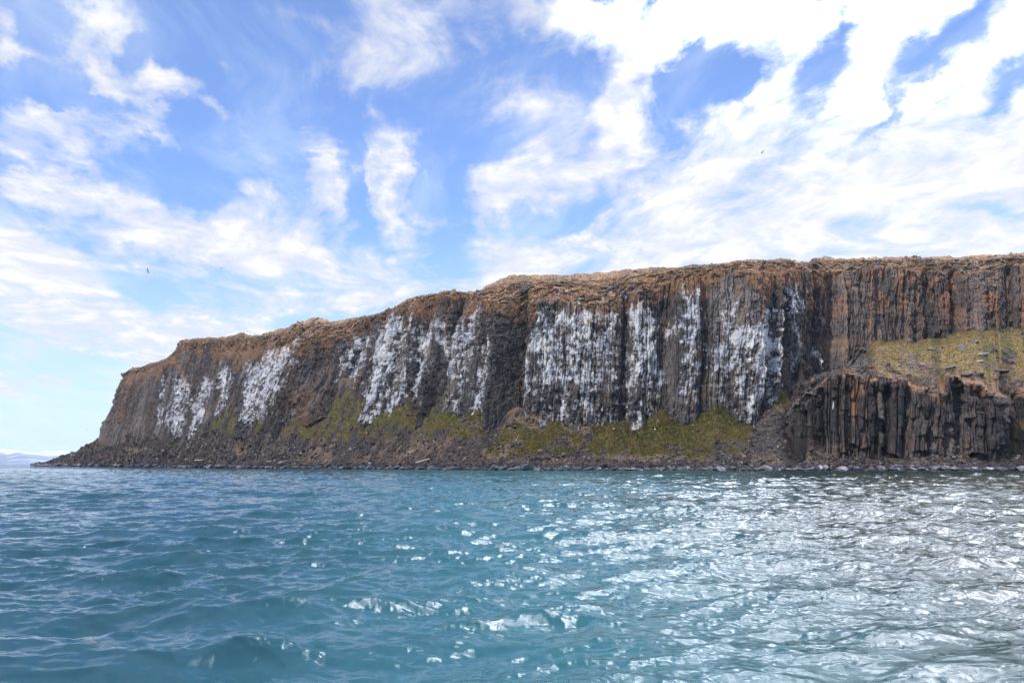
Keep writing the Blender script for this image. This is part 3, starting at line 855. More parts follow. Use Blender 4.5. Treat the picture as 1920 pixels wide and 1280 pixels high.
    P[:, :, 2] += bn * (1 - lip) * 0.45 * small
    # masks
    rockm = np.clip(rocky * (0.35 + 0.9 * stepped) + 0.45 * lip * (blk > 0.2), 0, 1)
    n = fbm(S / 1.6, Q / 1.4, 3, 319, 0.6)
    gr = np.clip((1 - rockm * 1.3) * bn * (0.98 + 0.6 * n) - 0.35 * small * bn, 0, 1)
    gr *= 0.1 + 0.9 * sstep(XX + 34 * n + 20 * fbm(S / 5, Q / 4, 2, 361), 1595, 1665)
    gully = np.exp(-((XX - 1905) / 26) ** 2) * sstep(uY, 770, 800) * (1 - face * 0)
    soil = np.clip(bn * 0.50 * (1 - rockm) - rockm * 0.6 + 0.4 * n * bn, 0, 1)
    gr = np.maximum(gr * 0.85, 0.5 * gully)
    soil = np.maximum(soil, 0.75 * gully)
    brown = np.clip(0.75 - (uY - Yt[:, None]) / (10 + 40 * h2 ** 2) + 0.6 * fbm(S / 1.2, Z / 3, 3, 322), 0, 1) * (uY > Yt[:, None] - 60)
    brown = np.maximum(brown, 0.42 * face * sstep(fbm(S / 1.8, Z / 7, 4, 323, 0.6), 0.10, 0.35))
    brown = np.maximum(brown * (1 - 0.5 * rockm), 0.42 * rockm + 0.4 * n * bn) * (1 - 0.55 * bn * (XX < 1640)) * (1 - 0.4 * bn) * (1 - 0.7 * (XX < 1512))
    li = blob_mask(XX, uY, [(1602, 760, 7, 34, .9), (1612, 730, 9, 14, .7), (1592, 705, 26, 8, .6), (1762, 750, 26, 14, .55), (1850, 755, 20, 16, .4), (1710, 722, 20, 6, .4), (1820, 695, 30, 8, .3)])
    gu = strip_mask(XX, uY, [(1563, 754, 1562, 766, 1.2, 1.2, 1.0), (1600, 815, 1598, 842, 2.0, 2.0, .35)])
    tone = np.clip(0.12 + 0.35 * (h2 - 0.5) + 0.22 * (h1 - 0.5) + 0.35 * fbm(S / 4, Z / 8, 3, 341) + 0.14 * (1 - face), 0, 1)
    m1 = np.stack([gu * face, li, gr, tone], -1)
    m2 = np.stack([brown, soil, 0 * soil, 1 + 0 * soil], -1)
    o = grid_mesh('rock_outcrop', P, M_ROCK, False, {'masks': m1, 'masks2': m2})
    set_props(o, 'dark lower wall of upright basalt columns topped by a grassy bench', 'outcrop', kind='structure')
    return X, P, nf, nb, gr, rockm


outX, outP, ONF, ONB, outG, outR = build_outcrop()


# ------------------------------------------------------------------ water
def wave_tile(N, L, kp, seed, direction, spread, hs, kmax):
    r = np.random.default_rng(seed)
    k1 = np.fft.fftfreq(N, L / N) * 2 * np.pi
    kx, ky = np.meshgrid(k1, k1, indexing='ij')
    k = np.hypot(kx, ky)
    k[0, 0] = 1e-6
    c = (kx * direction[0] + ky * direction[1]) / k
    Sp = k ** -3.7 * np.exp(-1.0 * (kp / k) ** 2) * (spread + (1 - spread) * c ** 8) * np.exp(-(k / kmax) ** 2)
    Sp[0, 0] = 0
    A = np.sqrt(Sp) * 1.0 * (r.normal(size=(N, N)) + 1j * r.normal(size=(N, N)))
    h = np.fft.ifft2(A)
    sc = hs / 4 / h.real.std()
    dx = np.fft.ifft2(1j * kx / k * A)
    dy = np.fft.ifft2(1j * ky / k * A)
    return h.real.astype(F32) * sc, dx.real.astype(F32) * sc, dy.real.astype(F32) * sc


def tile_sample(T, L, x, y, ang=0.0):
    N = T[0].shape[0]
    ca, sa = math.cos(ang), math.sin(ang)
    u = ((x * ca + y * sa) / L * N) % N
    v = ((-x * sa + y * ca) / L * N) % N
    i, j = np.floor(u).astype(int), np.floor(v).astype(int)
    fu, fv = (u - i).astype(F32), (v - j).astype(F32)
    i %= N
    j %= N
    i1, j1 = (i + 1) % N, (j + 1) % N
    o = []
    for a in T:
        o.append((a[i, j] * (1 - fu) + a[i1, j] * fu) * (1 - fv) + (a[i, j1] * (1 - fu) + a[i1, j1] * fu) * fv)
    h, dx, dy = o
    return h, dx * ca - dy * sa, dx * sa + dy * ca


def water_material():
    m = bpy.data.materials.new('sea_water')
    m.use_nodes = True
    g = NT(m.node_tree)
    g.n.clear()
    co = g.coord()
    big = g.noise(co, 0.035, 3, 0.5)
    sep = g.node('ShaderNodeSeparateXYZ')
    g.l.new(co, sep.inputs[0])
    # milky turquoise meltwater to the left, clearer green water to the right, with a ragged border
    side = g.math('ADD', g.math('DIVIDE', sep.outputs[0], g.math('ADD', g.math('MULTIPLY', sep.outputs[1], 0.35), 3.0)), g.math('MULTIPLY', g.math('SUBTRACT', big, 0.5), 1.6))
    col = g.mix(g.ramp(side, -0.9, 0.0), (0.014, 0.052, 0.070), (0.024, 0.090, 0.104))
    col = g.mix(g.ramp(side, 0.0, 1.0), col, (0.010, 0.026, 0.021))
    bs = g.node('ShaderNodeBsdfPrincipled')
    g.l.new(col, bs.inputs['Base Color'])
    bs.inputs['IOR'].default_value = 1.333
    bs.inputs['Roughness'].default_value = 0.03
    bs.inputs['Specular IOR Level'].default_value = 0.5
    b1 = g.node('ShaderNodeBump')
    b1.inputs['Strength'].default_value = 0.55
    b1.inputs['Distance'].default_value = 0.012
    g.l.new(g.noise(g.mapping(co, sc=(1, 1.5, 1)), 5.5, 5, 0.6, 0.6), b1.inputs['Height'])
    g.l.new(b1.outputs[0], bs.inputs['Normal'])
    # beyond the finely meshed water the same chop is carried by a bump
    b2 = g.node('ShaderNodeBump')
    far = g.ramp(sep.outputs[1], 180.0, 420.0)
    g.l.new(far, b2.inputs['Strength'])
    b2.inputs['Distance'].default_value = 0.9
    g.l.new(g.noise(g.mapping(co, sc=(0.6, 1.0, 1)), 0.7, 3, 0.6), b2.inputs['Height'])
    g.l.new(b1.outputs[0], b2.inputs['Normal'])
    g.l.new(b2.outputs[0], bs.inputs['Normal'])
    o = g.node('ShaderNodeOutputMaterial')
    g.l.new(bs.outputs[0], o.inputs[0])
    return m


def build_water():
    L1, L2 = 47.0, 19.3
    T1 = wave_tile(1024, L1, 1.5, 5, (0.25, -0.97), 0.05, 0.26, 12)
    T2 = wave_tile(1024, L2, 4.5, 6, (-0.15, -0.99), 0.06, 0.100, 55)
    L3 = 7.3
    T3 = wave_tile(1024, L3, 16.0, 8, (0.1, -0.99), 0.12, 0.028, 170)
    th = np.concatenate([np.linspace(-82, -40, 160, endpoint=False), np.linspace(-40, 40, 1350), np.linspace(40, 82, 161)[1:]])
    th = np.radians(th)
    r = [1.2]
    while r[-1] < 330:
        r.append(r[-1] * 1.0036)
    while r[-1] < 24000:
        r.append(r[-1] * 1.03)
    r = np.array(r)
    R, TH = np.meshgrid(r, th, indexing='ij')
    x = (R * np.sin(TH))
    y = (R * np.cos(TH))
    h1, dx1, dy1 = tile_sample(T1, L1, x + 21.0, y + 8.0)
    h2, dx2, dy2 = tile_sample(T2, L2, x, y, 0.5)
    f1 = 1 - sstep(R, 250, 330)
    f2 = 1 - sstep(R, 120, 330)
    h3, dx3, dy3 = tile_sample(T3, L3, x, y, -0.3)
    f3 = 1 - sstep(R, 30, 110)
    g3 = np.clip(0.75 + 0.9 * fbm(x / 3.2, y / 1.8, 3, 402), 0.1, 2)
    gust = 0.8 + 0.5 * fbm(x / 11, y / 6, 2, 400)
    f3 = f3 * g3
    P = np.stack([x + 0.7 * (dx1 * f1 + dx2 * f2 * gust + dx3 * f3), y + 0.7 * (dy1 * f1 + dy2 * f2 * gust + dy3 * f3), h1 * f1 + h2 * f2 * gust + h3 * f3], -1)
    o = grid_mesh('water', P, water_material(), True, None, flip=True)
    set_props(o, 'choppy blue green sea reflecting white cloud', 'sea', kind='structure')
    return o


build_water()


# ------------------------------------------------------------------ far snow-streaked mountains
def mountain_material():
    m = bpy.data.materials.new('mountain_rock_snow')
    m.use_nodes = True
    g = NT(m.node_tree)
    g.n.clear()
    co = g.coord()
    n = g.noise(g.mapping(co, sc=(1, 0.2, 0.35)), 0.006, 5, 0.6)
    at = g.attr('masks')
    s = g.node('ShaderNodeSeparateColor')
    g.l.new(at.outputs['Color'], s.inputs[0])
    f = g.ramp(g.math('ADD', n, s.outputs[0]), 0.70, 0.80)
    col = g.mix(f, (0.075, 0.075, 0.085), (0.50, 0.53, 0.58))
    bs = g.node('ShaderNodeBsdfPrincipled')
    g.l.new(col, bs.inputs['Base Color'])
    bs.inputs['Roughness'].default_value = 0.9
    o = g.node('ShaderNodeOutputMaterial')
    g.l.new(bs.outputs[0], o.inputs[0])
    return m


M_MOUNT = mountain_material()


def build_mountain(pts, D, depth, name, label, snow, seed):
    X = np.arange(pts[0][0], pts[-1][0], 0.5)
    Y = curve(pts, X, 2)
    nj = 60
    P = np.zeros((len(X), nj, 3))
    for j in range(nj):
        t = j / (nj - 1)
        if t < 0.6:
            q = t / 0.6
            d = D + depth * q
            x, y, z = world(X, Y, d)
            hh = (q ** 1.2) * (0.7 + 0.3 * q)
            rel = fbm(x / 380, y / 700 + 0 * x, 4, seed) * 26 * math.sin(math.pi * q)
            P[:, j] = np.stack([x, y, -6 + (z + 6) * hh + rel], -1)
        else:
            q = (t - 0.6) / 0.4
            x, y, z = world(X, Y, np.full(len(X), D + depth))
            P[:, j] = np.stack([x, y + depth * 2 * q, z * (1 - q) - 10 * q], -1)
    X2 = np.repeat(X[:, None], nj, 1)
    zf = P[:, :, 2] / P[:, :, 2].max()
    sm = snow * (0.35 + 0.65 * np.clip(zf, 0, 1))
    m1 = np.stack([sm, 0 * sm, 0 * sm, sm], -1)
    o = grid_mesh(name, P, M_MOUNT, True, {'masks': m1})
    set_props(o, label, 'mountain', kind='structure')


build_mountain([(-500, 838), (-300, 846), (-150, 839), (-40, 841), (0, 841), (16, 842), (31, 844), (42, 847), (52, 851), (66, 857), (90, 863), (110, 867)], 11000, 1800,
               'mountain', 'low flat topped mountain with snow streaks across the bay', 0.33, 501)
build_mountain([(20, 866), (45, 852), (56, 847), (66, 851), (72, 847), (83, 844), (94, 847), (100, 847), (108, 844), (122, 847), (135, 848), (200, 843), (320, 846), (500, 850)], 15500, 2500,
               'mountain', 'farther jagged snowy mountain range beside the rocky point', 0.38, 502)


# ------------------------------------------------------------------ haze
def build_haze():
    import bmesh
    bm = bmesh.new()
    bmesh.ops.create_cube(bm, size=1)
    me = bpy.data.meshes.new('haze')
    for v in bm.verts:
        v.co = Vector((v.co.x * 52000, v.co.y * 25500 + 12500, v.co.z * 330 + 162))
    bm.to_mesh(me)
    bm.free()
    o = bpy.data.objects.new('haze', me)
    C.objects.link(o)
    m = bpy.data.materials.new('haze_air')
    m.use_nodes = True
    g = NT(m.node_tree)
    g.n.clear()
    pv = g.node('ShaderNodeVolumePrincipled')
    pv.inputs['Color'].default_value = (0.66, 0.80, 1.0, 1)
    pv.inputs['Density'].default_value = 4e-5
    pv.inputs['Anisotropy'].default_value = 0.0
    out = g.node('ShaderNodeOutputMaterial')
    g.l.new(pv.outputs[0], out.inputs['Volume'])
    me.materials.append(m)
    set_props(o, 'thin blue sea haze over the bay', 'haze', kind='stuff')


build_haze()


# ------------------------------------------------------------------ rocks
def stone_material(name, base, hi, wet):
    m = bpy.data.materials.new(name)
    m.use_nodes = True
    g = NT(m.node_tree)
    g.n.clear()
    co = g.coord()
    oi = g.node('ShaderNodeObjectInfo')
    at = g.attr('masks')
    n = g.noise(co, 3.0, 5, 0.65)
    n2 = g.noise(co, 9.0, 4, 0.6)
    col = g.mix(g.ramp(n, 0.35, 0.65), base, hi)
    col = g.mix(g.ramp(n2, 0.58, 0.72, 0, 0.5), col, tuple(c * 1.7 for c in hi))
    rnd = g.mix(oi.outputs['Random'], (0.65, 0.66, 0.70), (1.35, 1.25, 1.15))
    col = g.mix(1.0, col, rnd, 'MULTIPLY')
    bs = g.node('ShaderNodeBsdfPrincipled')
    g.l.new(col, bs.inputs['Base Color'])
    bs.inputs['Roughness'].default_value = 0.42 if wet else 0.88
    bs.inputs['Specular IOR Level'].default_value = 0.5 if wet else 0.2
    bp = g.node('ShaderNodeBump')
    bp.inputs['Strength'].default_value = 0.6
    bp.inputs['Distance'].default_value = 0.08
    g.l.new(n, bp.inputs['Height'])
    g.l.new(bp.outputs[0], bs.inputs['Normal'])
    o = g.node('ShaderNodeOutputMaterial')
    g.l.new(bs.outputs[0], o.inputs[0])
    return m


def scree_material():
    """one colour per stone, carried by the stone"""
    m = bpy.data.materials.new('loose_scree')
    m.use_nodes = True
    g = NT(m.node_tree)
    g.n.clear()
    co = g.coord()
    at = g.attr('masks')
    n = g.noise(co, 3.5, 4, 0.6)
    col = g.mix(1.0, at.outputs['Color'], g.mix(g.ramp(n, 0.3, 0.7), (0.6, 0.6, 0.6), (1.35, 1.35, 1.35)), 'MULTIPLY')
    bs = g.node('ShaderNodeBsdfPrincipled')
    g.l.new(col, bs.inputs['Base Color'])
    bs.inputs['Roughness'].default_value = 0.85
    bs.inputs['Specular IOR Level'].default_value = 0.2
    o = g.node('ShaderNodeOutputMaterial')
    g.l.new(bs.outputs[0], o.inputs[0])
    return m


M_WET = stone_material('wet_boulder', (0.050, 0.052, 0.062), (0.120, 0.125, 0.150), True)
M_DRY = stone_material('dry_boulder', (0.060, 0.052, 0.046), (0.150, 0.128, 0.112), False)
M_PALE = stone_material('pale_stone', (0.55, 0.54, 0.52), (0.75, 0.74, 0.72), False)
M_GREY = stone_material('grey_boulder', (0.16, 0.16, 0.165), (0.30, 0.30, 0.31), False)
M_RUST = stone_material('rusty_boulder', (0.22, 0.10, 0.055), (0.36, 0.18, 0.10), False)
M_SCREE = scree_material()


def stone_shape(sub, seed, flat=0.7, cuts=9):
    """angular stone: a sphere sliced by random planes"""
    import bmesh
    bm = bmesh.new()
    bmesh.ops.create_icosphere(bm, subdivisions=sub, radius=1)
    co = np.array([v.co[:] for v in bm.verts])
    fc = np.array([[v.index for v in f.verts] for f in bm.faces])
    bm.free()
    r = np.random.default_rng(seed)
    for _ in range(cuts):
        n = r.normal(size=3)
        n /= np.linalg.norm(n)
        dcut = r.uniform(0.45, 0.8)
        ex = co @ n - dcut
        co = co - np.where(ex > 0, ex, 0)[:, None] * n * 0.93
    co = co * np.array([1.0, r.uniform(0.6, 0.9), flat * r.uniform(0.75, 1.15)])
    co += r.normal(size=co.shape) * 0.018
    return co, fc


def rot_mats(n, r, tilt=0.6):
    a = r.uniform(0, 2 * np.pi, n)
    b = r.normal(0, tilt, n)
    c = r.normal(0, tilt, n)
    R = np.zeros((n, 3, 3))
    ca, sa, cb, sb, cc, sc = np.cos(a), np.sin(a), np.cos(b), np.sin(b), np.cos(c), np.sin(c)
    R[:, 0, 0] = ca * cb
    R[:, 0, 1] = ca * sb * sc - sa * cc
    R[:, 0, 2] = ca * sb * cc + sa * sc
    R[:, 1, 0] = sa * cb
    R[:, 1, 1] = sa * sb * sc + ca * cc
    R[:, 1, 2] = sa * sb * cc - ca * sc
    R[:, 2, 0] = -sb
    R[:, 2, 1] = cb * sc
    R[:, 2, 2] = cb * cc
    return R


def scatter_stones(pos, size, cols, name, seed, sub=1, mat=None, flat=0.7):
    r = np.random.default_rng(seed)
    protos = [stone_shape(sub, seed * 31 + k, flat, 7) for k in range(8)]
    V, Fs, Cs = [], [], []
    base = 0
    pick = r.integers(0, 8, len(pos))
    for k in range(8):
        sel = np.where(pick == k)[0]
        if not len(sel):
            continue
        co, fc = protos[k]
        R = rot_mats(len(sel), r)
        v = np.einsum('nij,vj->nvi', R, co) * size[sel][:, None, None] + pos[sel][:, None, :]
        nv = len(co)
        f = fc[None] + (np.arange(len(sel)) * nv)[:, None, None] + base
        V.append(v.reshape(-1, 3))
        Fs.append(f.reshape(-1))
        Cs.append(np.repeat(cols[sel], nv, 0))
        base += nv * len(sel)
    V = np.concatenate(V)
    cc = np.concatenate(Cs)
    cc = np.concatenate([cc, np.ones((len(cc), 1))], 1)
    return raw_mesh(name, V, np.concatenate(Fs).astype(np.int32), 3, mat or M_SCREE, False, {'masks': cc})


def build_scree():
    r = np.random.default_rng(3)
    # probability over the slope: everywhere but thinned where turf grows
    ni, nj = talP.shape[:2]
    i = r.integers(0, ni - 1, 130000)
    j = (2 + (nj - 16) * r.random(130000) ** 1.1).astype(int)
    D = talP[i, j, 1]
    keep = r.random(len(i)) < (np.clip(D / 420, 0.35, 1)) * (1 - 0.92 * sstep(talG[i, j], 0.25, 0.6)) * (1 - 0.5 * sstep(talS[i, j], 0.55, 0.9))
    i, j = i[keep][:52000], j[keep][:52000]
    pos = talP[i, j] + r.uniform(-0.2, 0.2, (len(i), 3)) * [1, 1, 0]
    size = 0.16 + 0.16 * r.pareto(2.3, len(i))
    size = np.clip(size, 0.16, 1.0) * np.clip(talP[i, j, 1] / 260, 0.9, 1.5)
    g = r.random(len(i))[:, None]
    base = np.array([0.018, 0.015, 0.014]) * (1 - g ** 1.6) + np.array([0.140, 0.104, 0.080]) * g ** 1.6
    base = base * (1 + 0.7 * fbm(pos[:, 0] / 9, pos[:, 1] / 5, 3, 77))[:, None]
    k = r.random(len(i))
    base[k > 0.96] = np.array([0.24, 0.22, 0.20])
    base[k < 0.012] = np.array([0.20, 0.11, 0.07])
    brown_zone = blob_mask(talU[i, j], talV[i, j], [(650, 790, 80, 40, 1), (560, 790, 60, 30, .7), (880, 830, 60, 30, .5)])[:, None]
    base = base * (1 - 0.4 * brown_zone) + 0.4 * brown_zone * np.array([0.16, 0.10, 0.075])
    low = (pos[:, 2] < 1.6)
    base[low] = base[low] * np.array([0.65, 0.72, 0.9])
    o = scatter_stones(pos, size, base, 'scree', 5)
    set_props(o, 'countless dark loose stones covering the slope', 'scree', kind='stuff')
    # broken shore stones between the big boulders
    n = 5200
    X = r.uniform(66, 2320, n)
    ii = np.clip((X - 60).astype(int), 0, ni - 1)
    jj = r.integers(6, 22, n)
    pos = talP[ii, jj] + r.uniform(-0.3, 0.3, (n, 3)) * [1, 1, 0.3]
    size = np.clip(0.25 + 0.15 * r.pareto(2.5, n), 0.2, 0.8) * np.clip(talP[ii, jj, 1] / 230, 1, 1.6)
    g = r.random(n)[:, None]
    col = np.array([0.03, 0.03, 0.036]) * (1 - g) + np.array([0.11, 0.115, 0.14]) * g
    o = scatter_stones(pos, size, col, 'shingle', 9, flat=0.55)
    set_props(o, 'small wet dark stones packed along the waterline', 'shingle', kind='stuff')
    # rubble on the bench and on the plateau rim
    ni, nj = outP.shape[:2]
    n = 7000
    i = r.integers(0, ni, n)
    j = ONF - 2 + (r.random(n) ** 1.9 * (ONB - 20)).astype(int)
    keep = r.random(n) < np.clip(0.30 + 1.1 * outR[i, j], 0, 1)
    i, j = i[keep], j[keep]
    n = len(i)
    pos = outP[i, j]
    size = np.clip(0.20 + 0.18 * r.pareto(2.4, n), 0.15, 1.1)
    g = r.random(n)[:, None]
    col = np.array([0.06, 0.05, 0.045]) * (1 - g) + np.array([0.22, 0.15, 0.115]) * g
    o = scatter_stones(pos, size, col, 'rubble', 12)
    set_props(o, 'small brown stones strewn over the grassy bench', 'rubble', kind='stuff')
    ni, nj = cliffP.shape[:2]
    n = 8000
    i = r.integers(0, ni, n)
    j = r.integers(CNF - 12, CNF + CNR + 1, n)
    pos = cliffP[i, j]
    size = np.clip(0.18 + 0.16 * r.pareto(2.4, n), 0.15, 1.2) * np.clip(pos[:, 1] / 260, 0.9, 1.6)
    g = r.random(n)[:, None]
    col = np.array([0.075, 0.052, 0.036]) * (1 - g) + np.array([0.28, 0.165, 0.095]) * g
    o = scatter_stones(pos, size, col, 'rubble', 14, flat=0.45)
    set_props(o, 'broken rusty brown rock along the top edge of the cliff', 'rubble', kind='stuff')


build_scree()


# ------------------------------------------------------------------ turf
def grass_material():
    m = bpy.data.materials.new('tundra_grass')
    m.use_nodes = True
    g = NT(m.node_tree)
    g.n.clear()
    at = g.attr('masks')
    d = g.node('ShaderNodeBsdfDiffuse')
    g.l.new(at.outputs['Color'], d.inputs[0])
    t = g.node('ShaderNodeBsdfTranslucent')
    g.l.new(at.outputs['Color'], t.inputs[0])
    mx = g.node('ShaderNodeMixShader')
    mx.inputs[0].default_value = 0.3
    g.l.new(d.outputs[0], mx.inputs[1])
    g.l.new(t.outputs[0], mx.inputs[2])
    o = g.node('ShaderNodeOutputMaterial')
    g.l.new(mx.outputs[0], o.inputs[0])
    return m


M_GRASS = grass_material()


def tufts(name, pos, h, cols, seed, label):
    r = np.random.default_rng(seed)
    n = len(pos)
    nb = 4
    V = np.zeros((n, nb, 3, 3))
    a = r.uniform(0, 2 * np.pi, (n, nb))
    w = h[:, None] * 0.22
    lean = r.uniform(0.2, 0.9, (n, nb)) * h[:, None]
    px = r.uniform(-0.5, 0.5, (n, nb)) * h[:, None]
    py = r.uniform(-0.5, 0.5, (n, nb)) * h[:, None]
    cx, cy = pos[:, 0][:, None] + px, pos[:, 1][:, None] + py
    z0 = pos[:, 2][:, None] - 0.05
    V[:, :, 0] = np.stack([cx - w * np.sin(a), cy + w * np.cos(a), z0 + 0 * a], -1)
    V[:, :, 1] = np.stack([cx + w * np.sin(a), cy - w * np.cos(a), z0 + 0 * a], -1)
    V[:, :, 2] = np.stack([cx + lean * np.cos(a), cy + lean * np.sin(a), z0 + h[:, None] * r.uniform(0.6, 1.1, (n, nb))], -1)
    cc = np.repeat(np.concatenate([cols, np.ones((n, 1))], 1), nb * 3, 0)
    o = raw_mesh(name, V.reshape(-1, 3), np.arange(n * nb * 3, dtype=np.int32), 3, M_GRASS, False, {'masks': cc})
    set_props(o, label, 'grass', kind='stuff')


def grass_cols(n, r, x, y, dry):
    f = np.clip(fbm(x / 5, y / 4, 3, 601) * 0.9 + 0.5 + dry + r.normal(0, 0.18, n), 0, 1)[:, None]
    return np.array([0.072, 0.080, 0.018]) * (1 - f) + np.array([0.21, 0.150, 0.050]) * f


def build_grass():
    r = np.random.default_rng(22)
    ni, nj = talP.shape[:2]
    i = r.integers(0, ni - 1, 160000)
    j = r.integers(10, nj - 10, 160000)
    k = r.random(160000) < sstep(talG[i, j], 0.25, 0.7)
    i, j = i[k][:26000], j[k][:26000]
    p = talP[i, j] + r.uniform(-.15, .15, (len(i), 3)) * [1, 1, 0]
    tufts('grass', p, r.uniform(.15, .48, len(i)), grass_cols(len(i), r, p[:, 0], p[:, 1], 0.12), 1, 'green moss and grass patches at the foot of the nesting cliff')
    ni, nj = outP.shape[:2]
    i = r.integers(0, ni, 90000)
    j = r.integers(ONF + 4, nj - 4, 90000)
    k = r.random(90000) < sstep(outG[i, j], 0.3, 0.8)
    i, j = i[k][:26000], j[k][:26000]
    p = outP[i, j] + r.uniform(-.1, .1, (len(i), 3)) * [1, 1, 0]
    tufts('grass', p, r.uniform(.12, .34, len(i)), grass_cols(len(i), r, p[:, 0], p[:, 1], 0.62), 2, 'yellow green grass on the bench above the column wall')
    ni, nj = cliffP.shape[:2]
    i = r.integers(0, ni, 90000)
    j = r.integers(CNF + 2, CNF + CNR + 4, 90000)
    k = r.random(90000) < sstep(cliffM2[i, j, 1], 0.3, 0.8)
    i, j = i[k][:24000], j[k][:24000]
    p = cliffP[i, j]
    f = r.random(len(i))[:, None]
    tufts('grass', p, r.uniform(.10, .26, len(i)), np.array([0.20, 0.13, 0.07]) * (1 - f) + np.array([0.34, 0.25, 0.14]) * f, 3, 'dry tan turf along the top edge of the cliff')


build_grass()

# ------------------------------------------------------------------ single boulders
BOULDER_MESH = {}


def boulder_mesh(k, mat, flat):
    key = (k, mat.name, flat)
    if key not in BOULDER_MESH:
        co, fc = stone_shape(3, 900 + k, flat, 14)
        n = np.random.default_rng(k)
        me = bpy.data.meshes.new('boulder')
        me.from_pydata([tuple(c) for c in co], [], [tuple(int(q) for q in f) for f in fc])
        me.materials.append(mat)
        BOULDER_MESH[key] = me
    return BOULDER_MESH[key]


def boulder(loc, size, mat, label, group=None, flat=0.65, k=None, rz=None, stretch=(1, 1, 1), name='boulder', tilt=0.25):
    k = random.randrange(9) if k is None else k
    o = bpy.data.objects.new(name, boulder_mesh(k, mat, flat))
    o.location = loc
    o.scale = (size * stretch[0], size * stretch[1], size * stretch[2])
    o.rotation_euler = (random.uniform(-tilt, tilt), random.uniform(-tilt, tilt), random.uniform(0, 6.28) if rz is None else rz)
    C.objects.link(o)
    set_props(o, label, 'boulder' if name == 'boulder' else 'stone', group)
    return o


def talus_at(X, Y):
    """a point of the slope seen at this picture position"""
    d = (talU - X) ** 2 + ((talV - Y) * 1.0) ** 2
    i, j = np.unravel_index(np.argmin(d), d.shape)
    return talP[i, j]


def bench_at(X, Y):
    i = int(np.clip(np.searchsorted(outX, X), 0, len(outX) - 1))
    V = 869 - (outP[i, ONF:, 2] - CAM_H) / outP[i, ONF:, 1] * FPX
    return outP[i, ONF + int(np.argmin(abs(V - Y)))]


ZONES = [
    (66, 200, 'small dark boulder on the thin rocky point at the far left'),
    (200, 330, 'wet slate grey boulder at the waterline under the brown left headland'),
    (330, 480, 'wet dark boulder at the waterline by the first driftwood log from the left'),
    (480, 620, 'wet dark boulder at the waterline by the tilted pale driftwood log'),
    (620, 760, 'wet grey boulder at the waterline below the long grass strip'),
    (760, 900, 'wet dark boulder at the waterline by the largest driftwood log'),
    (900, 1060, 'wet grey boulder at the waterline below the leftmost bright green moss patch'),
    (1060, 1260, 'wet grey boulder at the waterline below the widest moss patch'),
    (1260, 1400, 'wet grey boulder at the waterline below the tallest moss mound'),
    (1400, 1500, 'wet blue grey boulder at the waterline below the scree chute beside the columns'),
    (1500, 1680, 'wet blue grey boulder at the waterline below the left half of the column wall'),
    (1680, 1930, 'wet blue grey boulder at the waterline below the right half of the column wall'),
]


